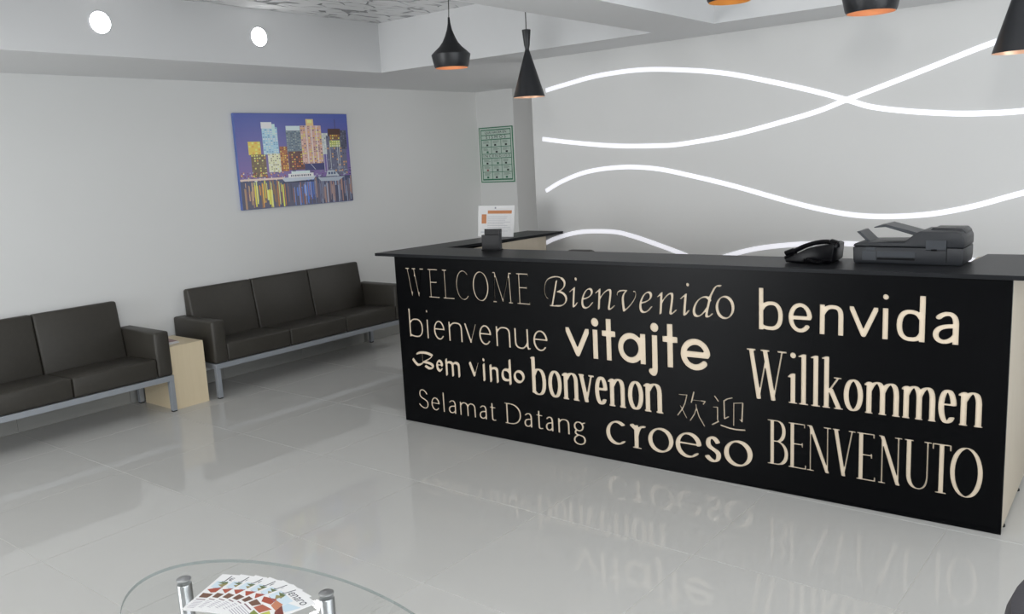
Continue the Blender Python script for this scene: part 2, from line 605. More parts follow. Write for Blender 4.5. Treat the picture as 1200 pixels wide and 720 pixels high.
def city():
    rnd = random.Random(3)
    P = []

    def q_(x0, y0, x1, y1, c):
        f = lambda x: max(0.0, min(1.0, (x - 92) / 690.0))
        g_ = lambda y: max(0.0, min(1.0, (655 - y) / 590.0))
        P.append((R(f(x0), g_(y1), f(x1), g_(y0)), tuple(min(250, 14 + v * 1.17) for v in c)))
    H = 478
    for k in range(14):
        a = k / 13
        q_(70, 60 + k * 30, 800, 60 + (k + 1) * 30.2, (66 + 44 * a, 80 + 8 * a, 148 - 6 * a))
    # water
    for k in range(8):
        a = k / 7
        q_(70, H + k * 23, 800, H + (k + 1) * 23, (60 + 10 * a, 66 + 4 * a, 96 - 6 * a))
    for k in range(150):
        x = rnd.uniform(92, 780)
        if x < 165:
            c = rnd.choice([(150, 120, 95), (110, 90, 105), (190, 160, 120), (90, 70, 90)])
        elif x < 345:
            c = rnd.choice([(226, 190, 60), (238, 212, 70), (205, 140, 50), (160, 105, 50), (245, 225, 120), (120, 90, 60)])
        elif x < 385:
            c = rnd.choice([(60, 60, 90), (110, 80, 80), (50, 50, 75)])
        elif x < 525:
            c = rnd.choice([(70, 108, 185), (92, 130, 200), (60, 75, 130), (130, 90, 80), (140, 150, 190)])
        else:
            c = rnd.choice([(120, 108, 118), (100, 105, 130), (150, 120, 110), (90, 84, 100), (140, 150, 170)])
        y0 = H + rnd.uniform(2, 70)
        q_(x, y0, x + rnd.uniform(3, 9), y0 + rnd.uniform(50, 170), c)

    def tower(x0, x1, top, base, wall, wins, cols, rows, p=0.75, wfrac=0.6):
        q_(x0, top, x1, base, wall)
        cw, rh = (x1 - x0) / cols, (base - top) / rows
        for i in range(cols):
            for j in range(rows):
                if rnd.random() < p:
                    q_(x0 + (i + 0.2) * cw, top + (j + 0.2) * rh, x0 + (i + 0.2 + wfrac) * cw, top + (j + 0.75) * rh, rnd.choice(wins))
    gold = [(236, 196, 90), (250, 220, 130), (190, 140, 60)]
    tower(155, 225, 238, 320, (222, 178, 72), [(240, 205, 110), (196, 150, 60)], 4, 4)
    tower(165, 250, 318, 460, (96, 80, 58), gold + [(120, 110, 70)], 6, 9, 0.6)
    tower(240, 330, 150, 320, (150, 185, 206), [(96, 140, 172), (186, 214, 224), (210, 228, 232)], 6, 15, 0.8)
    q_(238, 118, 300, 158, (206, 222, 230))
    q_(300, 130, 318, 200, (176, 204, 220))
    tower(262, 336, 315, 432, (214, 208, 170), [(160, 160, 120), (238, 236, 200), (120, 110, 90)], 6, 9, 0.7)
    tower(335, 382, 272, 430, (150, 88, 50), [(236, 160, 60), (90, 50, 40), (246, 190, 90)], 4, 12, 0.7)
    tower(380, 470, 165, 320, (92, 108, 122), [(60, 72, 88), (150, 160, 158), (120, 128, 130)], 7, 16, 0.7)
    q_(382, 142, 468, 172, (188, 200, 210))
    tower(385, 485, 305, 425, (84, 50, 50), [(230, 120, 50), (140, 70, 50), (60, 36, 42), (250, 180, 80)], 7, 8, 0.6)
    tower(470, 602, 140, 390, (188, 150, 140), [(246, 200, 70), (150, 112, 110), (90, 70, 80), (238, 160, 70), (205, 180, 170)], 9, 20, 0.75)
    q_(508, 98, 556, 142, (206, 176, 120))
    q_(518, 104, 546, 124, (240, 214, 130))
    for k in (504, 536, 568):
        q_(k, 140, k + 7, 388, (214, 188, 184))
    q_(480, 388, 605, 432, (48, 52, 98))
    tower(602, 642, 190, 330, (176, 180, 180), [(120, 128, 130), (226, 220, 190)], 3, 10, 0.6)
    tower(630, 760, 210, 470, (92, 94, 116), [(70, 70, 92), (120, 124, 146), (196, 150, 90), (80, 84, 104)], 9, 14, 0.6)
    q_(645, 162, 728, 212, (66, 44, 40))
    tower(655, 722, 200, 235, (110, 80, 56), gold, 5, 2, 0.8)
    q_(694, 100, 697, 165, (70, 60, 70))
    tower(650, 722, 240, 284, (150, 160, 90), [(220, 226, 130), (244, 240, 180)], 5, 3, 0.9)
    tower(728, 768, 172, 300, (70, 72, 90), [(100, 104, 120), (50, 50, 66)], 3, 8, 0.6)
    for x in (606, 622, 650, 700, 712):
        q_(x, 250, x + 2.4, 450, (196, 204, 220))
    for k in range(120):
        x = rnd.uniform(92, 350)
        y = rnd.uniform(425, 480)
        s = rnd.uniform(3, 8)
        q_(x, y, x + s, y + s, rnd.choice([(236, 140, 80), (250, 230, 200), (150, 60, 50), (90, 50, 60), (246, 190, 120), (70, 60, 80)]))
    q_(92, 468, 350, 480, (200, 180, 170))
    for k in range(50):
        x = rnd.uniform(490, 780)
        y = rnd.uniform(425, 480)
        q_(x, y, x + rnd.uniform(5, 20), y + rnd.uniform(3, 7), rnd.choice([(60, 60, 84), (110, 118, 140), (40, 44, 62), (150, 156, 172)]))
    # ferry
    P.append(([((x - 92) / 690.0, (655 - y) / 590.0) for x, y in ((335, 482), (350, 500), (528, 492), (545, 468), (345, 472))], (214, 224, 236)))
    q_(372, 448, 530, 474, (208, 220, 232))
    q_(392, 432, 508, 450, (190, 204, 220))
    q_(400, 424, 420, 434, (60, 70, 90))
    for k, wd in enumerate((7, 6, 7, 7, 6, 7, 7, 6, 7, 7)):
        q_(388 + k * 13, 456, 388 + k * 13 + wd, 467, (34, 44, 74))
    q_(336, 498, 530, 506, (30, 38, 66))
    # cabin boat
    P.append(([((x - 92) / 690.0, (655 - y) / 590.0) for x, y in ((556, 484), (575, 508), (690, 512), (735, 484))], (196, 206, 220)))
    P.append(([((x - 92) / 690.0, (655 - y) / 590.0) for x, y in ((610, 478), (700, 478), (668, 440), (622, 440))], (212, 220, 230)))
    for k in (626, 644, 662):
        q_(k, 450, k + 13, 466, (70, 84, 112))
    P.append(([((x - 92) / 690.0, (655 - y) / 590.0) for x, y in ((516, 390), (520, 390), (548, 428), (544, 428))], (210, 214, 226)))
    return P


print_mesh('printed_image', city(), pic,
           lambda u, v, k: (0.0282 + 0.0000018 * k, (u - 0.5) * (PW - 0.006), (v - 0.5) * (PH - 0.006)), 0.3)

# ------------------------------------------------------------------ green safety notice
NW, NH = 0.455, 0.572
ntc = thing('safety_notice', 'green and white notice with a grid of instruction boxes, on the narrow wall', 'notice', (-1.878, YC - 0.001, 1.673))
mbox('sheet', pmat((52, 128, 92)), ntc, -NW / 2, -0.004, -NH / 2, NW / 2, 0, NH / 2)
polys = []
wht, grn, pale = (208, 218, 210), (48, 122, 88), (196, 212, 202)


def nq(x0, y0, x1, y1, c):
    polys.append((R(x0, 1 - y1, x1, 1 - y0), c))


nq(0.025, 0.018, 0.975, 0.982, wht)
nq(0.055, 0.04, 0.945, 0.96, grn)
nq(0.075, 0.058, 0.925, 0.135, pale)
nq(0.075, 0.148, 0.925, 0.215, pale)
rows = [(0.23, 0.35), (0.36, 0.475), (0.565, 0.68), (0.69, 0.805), (0.815, 0.935)]
nq(0.075, 0.485, 0.925, 0.553, pale)
rn = random.Random(5)
for (a, b) in rows:
    for k in range(3):
        x0 = 0.075 + k * 0.288
        nq(x0, a, x0 + 0.274, b, pale)
        for r in range(3):
            nq(x0 + 0.04, a + 0.014 + r * 0.017, x0 + 0.04 + rn.uniform(0.12, 0.2), a + 0.021 + r * 0.017, (120, 146, 132))
        cx = x0 + 0.137 + rn.uniform(-0.03, 0.03)
        nq(cx - 0.03, b - 0.045, cx + 0.03, b - 0.012, rn.choice([(44, 66, 58), (30, 50, 46), (150, 90, 90), (40, 110, 80)]))
print_mesh('printed_grid', polys, ntc,
           lambda u, v, k: ((u - 0.5) * NW, -0.0042 - 0.000004 * k, (v - 0.5) * NH))
MN = Matrix.Rotation(PI / 2, 4, 'X')
for body, vy, sz, sp in (('QUE HACER EN', 0.0965, 0.036, 1.15), ('S I S M O S', 0.1815, 0.044, 1.35), ('I N C E N D I O S', 0.519, 0.040, 1.2)):
    text_mesh('lettering', body, sz, pmat((30, 60, 50)), ntc, Matrix.Translation((0, -0.0052, (0.5 - vy) * NH)) @ MN, xscale=sp)['kind'] = 'stuff'

# ------------------------------------------------------------------ reception desk
DA = 0.0277
L = 3.3626
H = 1.06
desk = thing('reception_desk', 'long black reception desk with welcome words in many languages cut into its front', 'desk', (0, 0, 0), DA)
GL = """
W|1299,8176,42,13,16,17,-7,70,221,1132,10,12,234,-1214,6,-10,40,-20,20,3,34,17,4,10,-9,60,307,1590,14,6,120,2,20,22,-10,31,-20,7,-300,0,-24,-18,-2,-20,16,-20,110,-4,13,-6,-273,-1417,-10,20,-240,1243,1,24,-31,130,20,6,80,3,19,21,-2,20,-27,18,-300,0,-20,-10,-8,-18,5,-20,13,-11,100,-3,16,-6,47,-260,-223,-1146,-10,20,-244,1386,14,6,90,4,16,20,-2,20,-14,15,-20,3,-290,0,-20,-7,-8,-11,-2,-20,20,-22,100,-2,12,-6,290,-1650,8,-12
E|2702,8176,834,-1,20,4,14,17,2,130,-10,20,-16,8,-20,-3,-14,-15,-6,-98,-560,-1,-21,9,0,840,411,0,7,-10,1,-50,12,-18,20,-6,13,4,11,10,5,20,-1,140,-18,20,-20,1,-17,-11,-13,-38,-390,0,-20,6,-1,702,21,6,490,0,7,-6,2,-90,11,-16,20,-6,20,10,9,22,0,120,-19,25,-780,3,-20,-7,-8,-11,-2,-20,20,-22,110,-2,15,-6,0,-1610,-15,-9,-100,0,-20,-8,-9,-13,0,-20,9,-13
L|3864,8176,864,-1,20,8,9,13,1,120,-10,14,-20,8,-20,-7,-10,-15,-1,-70,-9,-9,-570,0,-20,1,-6,8,0,1610,16,6,120,5,10,10,5,19,-11,20,-14,7,-350,1,-20,-8,-11,-20,6,-20,15,-12,110,-2,20,-6,0,-1610,-10,-9,-120,-2,-13,-9,-8,-20,8,-20
C|5416,8180,74,-4,60,6,60,17,68,31,52,34,62,56,44,50,31,50,-7,10,-30,11,-30,0,-29,-11,-64,-80,-40,-40,-57,-42,-60,-30,-40,-11,-50,-3,-68,16,-60,30,-62,47,-94,113,-76,145,-52,165,-24,130,-11,130,2,130,15,140,40,170,41,110,53,100,57,80,69,70,60,41,70,28,60,6,75,-15,65,-35,68,-55,69,-80,13,-8,50,-3,28,11,6,10,-71,90,-105,80,-98,40,-100,14,-110,-13,-100,-40,-107,-81,-68,-80,-81,-140,-46,-120,-42,-180,-15,-140,2,-190,18,-140,47,-180,66,-150,66,-100,100,-102,90,-55
O|6725,8186,117,0,70,13,60,21,113,66,91,90,87,130,61,140,40,150,22,170,0,170,-21,160,-43,160,-61,140,-79,120,-102,100,-99,60,-69,24,-80,15,-70,2,-80,-10,-118,-41,-62,-37,-50,-40,-84,-93,-79,-130,-59,-150,-37,-160,-15,-160,4,-170,28,-170,47,-150,68,-140,81,-110,102,-90,104,-54;6742,8235,-82,31,-88,63,-86,97,-71,120,-55,140,-22,80,-26,160,-5,160,6,90,26,160,46,150,64,130,79,110,89,80,85,46,80,16,50,-6,46,-16,97,-60,79,-80,80,-120,61,-140,40,-150,21,-160,3,-90,-10,-160,-32,-160,-52,-150,-65,-120,-88,-109,-88,-71,-92,-39,-50,-6
M|7678,8176,244,0,21,10,8,20,-8,20,-11,8,-100,3,-6,9,46,1383,10,3,447,-1376,13,-15,40,-15,40,17,11,13,-9,30,4,20,394,1318,8,-18,57,-1360,-15,-9,-80,-1,-20,-18,-1,-22,11,-15,20,-6,280,1,21,10,6,30,-17,18,-90,3,-11,9,-67,1610,18,6,110,4,16,20,-10,30,-16,8,-200,0,-20,-7,-8,-11,6,-60,-5,-30,-423,-1414,-10,13,-471,1451,11,20,-2,20,-28,18,-180,0,-22,-8,-11,-20,13,-28,110,-7,10,-14,4,-31,-52,-1570,-2,-7,-10,-2,-70,0,-20,-8,-9,-13,0,-20,9,-13
E|9399,8176,864,0,20,9,7,11,2,130,-9,20,-20,9,-20,-6,-11,-13,-2,-90,-7,-9,-580,0,-16,9,0,830,5,10,421,0,6,-60,14,-19,32,-1,10,10,5,20,-1,140,-6,11,-20,11,-28,-12,-12,-37,-410,-1,-16,8,0,700,16,6,510,0,8,-6,2,-90,10,-15,20,-7,24,12,6,20,0,120,-20,26,-800,2,-20,-7,-8,-11,-2,-20,20,-22,110,-2,20,-6,0,-1610,-10,-9,-120,-2,-13,-9,-8,-20,8,-20
B|11599,8189,17,-6,520,0,120,16,80,19,60,21,90,43,127,87,83,80,42,60,34,80,12,60,1,60,-15,70,-24,57,-35,53,-48,50,-69,50,-83,40,-75,24,-81,16,121,72,95,78,62,70,39,60,27,60,15,60,4,60,-10,70,-18,50,-30,50,-44,50,-51,40,-69,35,-50,-6,-110,33,-110,17,-180,4,-130,-15,-80,-17,-120,-38,-130,-61,-60,-36,-63,-56,-64,-80,-45,-80,-34,-80,-28,-90,-30,-190,4,-180,36,-160,34,-76,40,-59,47,-45,73,-37,30,10,10,17,-2,20,-8,13,-60,35,-33,32,-34,50,-30,70,-31,140,-4,170,27,170,58,160,47,80,49,60,44,40,127,73,180,62,180,27,120,1,100,-11,102,-22,-18,-20,-2,-20,68,-39,50,-41,58,-80,22,-62,7,-48,-2,-50,-13,-60,-27,-60,-34,-50,-88,-80,-103,-54,-140,-53,-47,-33,-18,-30,15,-12,100,-6,90,-16,90,-29,70,-36,50,-36,55,-55,33,-50,22,-52,14,-68,-1,-60,-11,-50,-27,-60,-27,-40,-39,-40,-69,-50,-80,-28,-120,-15,-210,-3,-80,-29,-130,5,36,40,323,1330,1,10,-10,10,-30,-2,-70,-29,-38,-29,-14,-20,-319,-1310,-89,-5,-20,-7,-14,-28
i|13097,8203,40,2,50,18,93,60,85,90,93,130,-11,11,-30,-2,-70,-29,-39,-30,-71,-94,-10,-11,-3,5,20,280,73,680,0,10,-15,10,-45,-8,-63,-32,-271,-220,-26,-30,0,-14,20,-7,60,17,42,24,108,88,10,6,5,-4,-58,-540,-24,-300,5,-80,11,-20;13335,9673,42,2,30,14,24,24,15,40,-4,40,-15,28,-30,25,-30,10,-40,-2,-30,-14,-26,-27,-12,-30,0,-40,14,-30,24,-25
e|13830,8184,62,3,80,18,80,32,68,37,72,50,69,60,151,170,0,20,-20,4,-40,-9,-51,-25,-37,-30,-85,-100,-72,-70,-56,-40,-59,-18,-70,5,-30,13,-35,30,-31,50,-27,100,-3,120,8,70,208,68,140,69,119,83,51,50,52,70,24,50,13,50,3,60,-8,40,-23,50,-35,40,-36,19,-80,7,-70,-15,-110,-49,-78,-52,-77,-70,-43,-50,-75,-110,-75,-150,-46,-140,-18,-90,-10,-140,6,-70,29,-100,32,-50,33,-30,42,-20;13832,8759,-9,5,16,60,57,140,39,70,68,100,56,60,43,30,40,5,45,-15,42,-50,21,-80,-13,-80,-38,-70,-50,-50,-77,-48,-110,-43
n|14660,8184,32,3,50,20,41,27,26,30,39,470,64,120,97,130,103,107,103,83,117,64,10,0,15,-14,18,-40,6,-40,-2,-110,-34,-240,-84,-450,-4,-70,12,-40,23,-21,40,-7,70,16,60,27,125,85,140,130,8,20,-13,9,-60,-12,-64,-37,-146,-130,-15,0,-11,20,-6,40,6,50,84,440,33,240,3,110,-6,50,-15,40,-23,23,-20,6,-40,-7,-20,7,-50,-6,-50,-14,-101,-49,-99,-71,-69,-59,-101,-107,-80,-105,-7,2,-1,10,30,380,0,10,-12,8,-50,-8,-60,-31,-244,-219,-8,-20,12,-10,40,5,70,34,70,59,9,-8,-74,-930,-1,-10
v|16160,8189,19,-6,40,7,20,-7,20,5,164,131,222,210,173,210,108,180,25,60,28,100,5,60,-6,80,-17,50,-32,35,-30,12,-40,-1,-60,-20,-14,-16,1,-30,23,-19,70,16,16,-7,12,-30,5,-50,-4,-70,-22,-80,-27,-64,-60,-106,-93,-130,-113,-130,-134,-133,-140,-119,-31,202,-18,210,-2,90,8,130,24,100,26,60,46,70,103,110,11,20,-4,10,-223,1,-180,-21,-80,-23,-50,-23,-59,-44,-24,-30,-32,-70,-11,-90,15,-30,31,-6,24,26,10,80,17,40,22,30,47,35,60,23,60,15,100,13,114,4,-101,-110,-41,-60,-43,-90,-26,-110,-9,-140,9,-180
e|17311,8184,63,3,80,18,90,36,58,33,72,50,70,60,151,170,0,20,-21,4,-40,-10,-50,-24,-37,-30,-85,-100,-72,-70,-56,-40,-60,-18,-70,5,-30,14,-35,29,-31,50,-27,100,-3,120,7,70,209,68,140,68,120,84,51,50,52,70,24,50,13,50,4,50,-7,40,-18,50,-21,30,-28,24,-30,15,-80,7,-70,-15,-110,-50,-78,-51,-77,-70,-43,-50,-76,-110,-75,-150,-45,-140,-19,-90,-10,-140,6,-70,30,-100,32,-50,33,-30,41,-20;17314,8759,-10,5,17,60,57,140,38,70,69,100,56,60,43,30,50,4,40,-18,38,-46,21,-80,-13,-80,-39,-70,-49,-50,-78,-48,-110,-43
n|18256,8184,35,4,50,20,38,26,26,30,37,490,57,110,81,120,91,105,90,82,100,65,22,-12,15,-40,7,-90,-4,-70,-29,-230,-77,-450,-3,-70,11,-40,20,-20,38,-8,50,9,80,36,123,93,117,120,8,20,-15,10,-33,-4,-40,-16,-49,-30,-131,-131,-11,21,-5,40,6,50,75,440,30,240,3,110,-6,50,-13,40,-19,21,-20,8,-40,-8,-20,8,-50,-6,-50,-17,-85,-46,-95,-76,-56,-54,-87,-100,-67,-95,-6,5,27,370,0,10,-11,8,-60,-11,-64,-37,-211,-210,-7,-20,12,-10,40,5,70,34,50,45,7,-4,-65,-920,-1,-10
i|19578,8203,33,1,50,16,96,63,80,90,87,130,-8,10,-25,1,-78,-31,-39,-30,-63,-89,-5,9,24,320,62,620,1,10,-12,9,-50,-7,-61,-32,-253,-220,-26,-30,0,-14,20,-7,60,17,55,34,85,74,7,-4,-53,-530,-23,-300,5,-80,11,-20;19802,9673,39,1,30,12,28,27,13,30,1,40,-12,30,-30,29,-30,13,-40,1,-32,-13,-28,-26,-15,-34,1,-40,13,-30,31,-29
d|20248,8184,65,4,60,16,100,45,109,75,141,137,6,-7,-28,-150,1,-40,14,-40,17,-16,30,-12,50,-1,40,8,100,43,97,68,68,70,28,40,-3,13,-30,3,-40,-12,-59,-34,-63,-70,-38,-29,-20,4,-16,15,-11,40,32,190,51,220,15,30,-3,20,46,180,55,60,-22,70,48,180,155,300,81,120,29,15,100,-6,50,12,78,49,15,20,-3,16,-90,12,-100,-14,-100,-41,-90,-63,-63,-70,-46,-70,-181,-345,-89,25,-61,0,-70,-12,-80,-25,-80,-35,-126,-78,-73,-60,-95,-100,-87,-130,-60,-130,-37,-130,-14,-130,14,-110,18,-44,24,-36,46,-37,40,-16;20333,8292,-55,32,-31,40,-20,50,-11,90,3,70,25,120,23,70,51,110,43,70,64,80,51,50,68,50,49,23,70,16,70,-6,50,-20,62,-53,26,-40,-82,-330,-147,-210,-134,-150,-85,-62,-40,-7
o|21654,8184,97,7,80,23,110,55,75,55,77,80,52,80,43,100,25,100,9,110,-9,110,-23,100,-39,91,-50,79,-66,70,-75,50,-89,31,-90,8,-100,-17,-120,-50,-81,-52,-85,-80,-58,-80,-48,-100,-28,-100,-12,-110,5,-110,33,-140,44,-95,60,-83,69,-62,101,-53;21731,8293,-58,21,-62,37,-60,55,-37,48,-43,74,-32,86,-25,150,0,60,12,100,25,90,37,80,48,70,41,40,34,19,50,8,70,-6,80,-29,63,-42,59,-60,36,-50,41,-80,29,-90,16,-100,0,-100,-15,-100,-32,-100,-43,-80,-48,-60,-46,-36,-60,-13
b|23389,7836,18,-8,210,0,8,8,2,32,110,-25,90,-10,210,-2,90,16,120,43,59,36,49,40,82,100,53,110,21,70,22,120,6,220,-15,130,-15,70,-39,110,-31,60,-62,83,-50,47,-58,40,-62,30,-110,28,-80,7,-120,-5,-110,-19,-90,-33,-72,-38,0,690,-8,11,-220,0,-8,-11;23857,8015,-140,25,-57,26,-35,30,0,650,88,140,44,48,42,32,58,24,70,13,80,4,70,-8,54,-23,51,-40,44,-60,37,-80,26,-100,14,-120,0,-130,-14,-120,-27,-100,-21,-50,-44,-67,-50,-46,-50,-27,-50,-16,-80,-8
e|25286,7830,91,1,70,13,90,36,60,36,80,69,67,85,15,40,-9,40,-25,30,-38,20,-40,7,-40,-4,-50,-24,-70,-85,-70,-55,-70,-25,-40,-1,-40,9,-80,48,-71,80,-60,120,-34,140,15,7,720,4,40,15,30,26,40,108,-17,120,-31,110,-51,110,-61,90,-80,80,-90,59,-100,38,-110,14,-80,-7,-100,-28,-100,-56,-80,-71,-69,-89,-53,-100,-48,-155,-17,-125,2,-120,28,-160,43,-120,54,-95,69,-85,91,-75,100,-50;25027,8603,-5,7,6,40,25,90,34,80,44,70,46,50,54,40,46,19,50,7,40,-5,49,-21,44,-30,48,-50,47,-70,33,-70,38,-150,-19,-9
n|26186,7836,18,-8,200,0,18,8,0,890,79,140,77,90,36,24,40,15,100,12,100,-9,54,-22,37,-40,30,-80,17,-150,2,-874,230,-3,5,7,0,810,-10,180,-22,100,-23,60,-50,76,-48,44,-82,46,-60,19,-60,12,-120,8,-110,-8,-60,-12,-90,-32,-70,-43,-2,90,-8,5,-220,0,-7,-5
v|28043,7853,41,-1,40,10,33,21,22,30,485,1130,0,147,-180,1,-9,-8,-401,-935,-10,-6,-404,941,-16,8,-170,0,-7,-8,4,-140,485,-1130,35,-40
i|28838,7836,18,-8,200,0,18,8,0,1340,-8,15,-220,0,-7,-5;28917,9556,49,-6,50,15,38,31,21,40,5,50,-12,40,-31,40,-41,22,-50,7,-50,-15,-40,-34,-20,-39,-4,-51,13,-40,31,-38
d|29856,7836,99,-8,140,6,100,19,80,29,10,-6,0,-40,10,-8,210,0,16,8,0,1950,-6,11,-230,-1,0,-690,-10,-3,-50,29,-80,31,-110,21,-130,6,-130,-17,-113,-47,-97,-77,-69,-93,-49,-110,-33,-130,-17,-210,17,-200,37,-140,48,-100,34,-50,82,-81,60,-40,60,-28;29905,8016,-60,14,-60,33,-50,49,-44,74,-32,90,-19,110,-7,120,7,130,34,160,35,80,46,63,50,40,50,20,60,8,80,-4,81,-17,69,-40,60,-67,77,-123,2,-530,-29,-70,-30,-50,-34,-40,-36,-25,-90,-24
a|31217,7836,112,8,86,22,84,36,50,29,5,-5,0,-90,5,-7,220,-1,11,8,0,860,-8,120,-19,90,-35,90,-57,80,-57,50,-55,30,-100,32,-170,1,-80,-19,-70,-26,-70,-36,-62,-42,-81,-80,-20,-40,4,-40,29,-37,48,-23,52,-3,60,20,80,76,80,46,70,21,80,2,40,-16,32,-26,28,-40,24,-60,14,-70,7,-100,-145,-14,-150,-25,-90,-24,-116,-47,-67,-40,-60,-50,-67,-87,-28,-63,-14,-60,-6,-70,7,-80,26,-80,35,-60,56,-60,74,-49,80,-32,70,-15;31189,8024,-50,17,-34,25,-37,50,-14,40,-7,60,5,50,11,40,26,50,60,56,64,34,56,20,120,26,163,14,1,-270,-33,-50,-54,-60,-96,-70,-91,-32,-40,-5
b|827,5587,12,-9,140,0,10,4,1,35,9,8,80,-22,120,-17,140,-8,130,3,150,26,84,30,66,33,60,41,49,46,62,80,50,110,17,60,17,120,-6,190,-13,70,-31,100,-49,90,-41,50,-70,60,-55,32,-100,34,-80,13,-130,2,-120,-10,-100,-21,-70,-24,-90,-46,-70,-53,-7,3,-2,740,-11,8,-140,0,-12,-8;1339,5676,-120,13,-90,21,-80,34,-58,43,1,640,110,140,45,40,62,35,60,17,80,11,100,3,90,-9,90,-30,73,-47,64,-70,45,-80,32,-100,17,-120,0,-130,-16,-110,-18,-60,-36,-80,-53,-70,-58,-45,-60,-27,-60,-14,-100,-8
i|2310,5587,22,-9,130,0,12,9,-2,1181,-162,-1;2352,7207,30,-10,30,2,30,14,22,24,12,30,-4,40,-18,30,-22,17,-30,9,-40,-5,-30,-19,-17,-22,-8,-30,3,-30,17,-30
e|3238,5585,75,-7,60,5,90,24,60,28,60,40,65,60,52,70,6,30,-13,13,-30,6,-40,-4,-36,-15,-28,-20,-76,-92,-70,-44,-60,-4,-80,29,-57,41,-46,50,-66,110,-44,140,-14,150,587,3,60,-15,70,20,30,22,10,20,-14,110,-25,90,-39,90,-51,80,-61,64,-65,46,-45,21,-80,20,-100,-1,-70,-15,-99,-45,-81,-60,-62,-70,-50,-80,-38,-90,-29,-110,-12,-140,7,-110,20,-100,36,-100,65,-110,63,-67,70,-49;3053,6284,6,51,24,90,57,120,46,60,45,40,42,22,40,6,47,-8,53,-22,54,-38,47,-50,30,-40,42,-80,29,-80,15,-70
n|4087,5587,22,-9,130,0,11,9,3,820,101,140,89,80,46,22,50,14,130,10,140,-11,80,-24,60,-40,49,-71,24,-80,12,-110,1,-750,4,-7,20,-2,120,0,20,7,0,742,-5,110,-9,60,-24,80,-42,70,-29,30,-71,45,-100,31,-120,15,-180,-5,-120,-22,-69,-24,-91,-48,-80,-64,-9,12,0,150,-163,0
v|5766,5602,71,2,43,28,18,20,4,20,-11,30,4,20,381,1040,-9,7,-80,-5,-340,-927,-10,10,-338,915,-22,7,-120,0,-12,-7,2,-80,392,-1060
e|6818,5585,75,-7,60,4,70,16,88,37,74,50,53,50,55,70,6,30,-16,14,-30,6,-73,-20,-28,-20,-76,-90,-73,-45,-70,-4,-80,27,-60,42,-49,50,-68,110,-46,140,-14,150,617,3,30,-13,30,-2,71,22,25,20,10,20,-14,110,-26,90,-40,90,-54,80,-62,64,-68,46,-44,20,-78,20,-100,1,-80,-17,-90,-37,-90,-63,-69,-74,-51,-80,-40,-90,-29,-110,-13,-140,8,-110,21,-100,37,-100,67,-110,68,-70,71,-46;6623,6284,6,51,25,90,59,120,40,52,50,45,44,23,46,8,50,-7,54,-21,59,-40,50,-50,30,-40,44,-80,30,-80,16,-70
n|7711,5587,22,-9,130,0,12,9,2,820,98,140,85,80,43,22,50,14,120,10,110,-6,100,-27,60,-40,50,-73,24,-80,11,-110,1,-750,4,-7,20,-2,130,0,10,9,-5,850,-9,60,-23,80,-33,60,-35,40,-75,47,-90,29,-120,15,-130,-1,-110,-14,-110,-33,-90,-46,-80,-64,-8,7,0,150,-164,0
u|9379,5585,97,-7,80,3,120,29,112,55,98,82,6,-2,56,-150,18,-13,50,-2,120,26,42,19,28,30,1,20,-21,17,-30,3,-61,-10,-36,100,-3,982,-161,-2,0,-770,-13,-30,-73,-130,-77,-90,-46,-36,-40,-20,-90,-16,-110,11,-90,33,-64,48,-52,80,-24,85,-8,95,0,740,-164,0,0,-780,8,-100,11,-50,28,-70,24,-40,58,-60,83,-47
e|10752,5585,78,-7,70,5,100,25,60,27,52,30,78,64,65,76,6,30,-21,16,-30,3,-69,-19,-27,-20,-82,-90,-45,-30,-37,-14,-80,-6,-90,28,-60,38,-39,34,-51,60,-42,70,-50,140,-13,90,-2,60,677,3,32,-13,28,-2,70,20,28,22,11,20,-6,60,-23,100,-36,90,-54,89,-60,68,-69,53,-81,40,-50,14,-100,10,-110,-15,-110,-42,-87,-57,-81,-80,-56,-80,-42,-90,-30,-100,-14,-110,6,-150,23,-100,40,-100,73,-110,68,-66,80,-50;10530,6284,7,51,27,90,38,80,41,60,49,50,48,34,40,17,50,7,60,-7,60,-22,61,-39,54,-50,35,-43,45,-77,32,-80,18,-70
v|13255,5529,59,-10,60,10,52,30,41,50,607,1244,0,248,-254,-2,-506,-1036,-507,1036,-256,0,3,-247,607,-1243,40,-50
i|14273,5496,340,0,0,1600,-10,6,-320,0,-10,-6;14411,7256,92,6,50,18,40,25,34,31,29,40,18,40,12,50,1,50,-11,50,-43,80,-70,58,-40,17,-50,12,-93,-7,-47,-17,-40,-25,-61,-68,-20,-40,-12,-50,5,-90,19,-50,26,-40,33,-33,40,-28
t|15100,5496,338,0,1,1280,5,5,190,3,50,16,14,16,-3,260,-71,24,-180,2,-5,4,0,620,-5,13,-334,-3,-1,-630,-5,-4,-190,-3,-50,-16,-15,-17,4,-260,71,-23,180,-2,5,-5
a|16516,5496,116,-1,80,10,140,41,80,37,70,43,100,84,7,-14,3,-203,335,3,2,1590,-7,16,-330,-2,-3,-204,-7,-12,-90,77,-70,44,-150,65,-90,21,-130,10,-90,-6,-80,-15,-150,-55,-130,-81,-113,-108,-91,-130,-36,-71,-44,-129,-18,-90,-8,-80,1,-90,20,-140,55,-160,64,-113,50,-67,60,-64,65,-56,115,-71,80,-36,80,-25;16532,5816,-80,19,-80,39,-67,52,-60,70,-46,80,-31,90,-12,60,-4,100,15,100,31,90,45,80,60,70,69,54,80,39,80,19,80,2,80,-17,70,-29,70,-49,66,-69,51,-80,35,-90,19,-100,0,-100,-20,-100,-35,-90,-51,-80,-57,-60,-78,-55,-70,-30,-80,-16
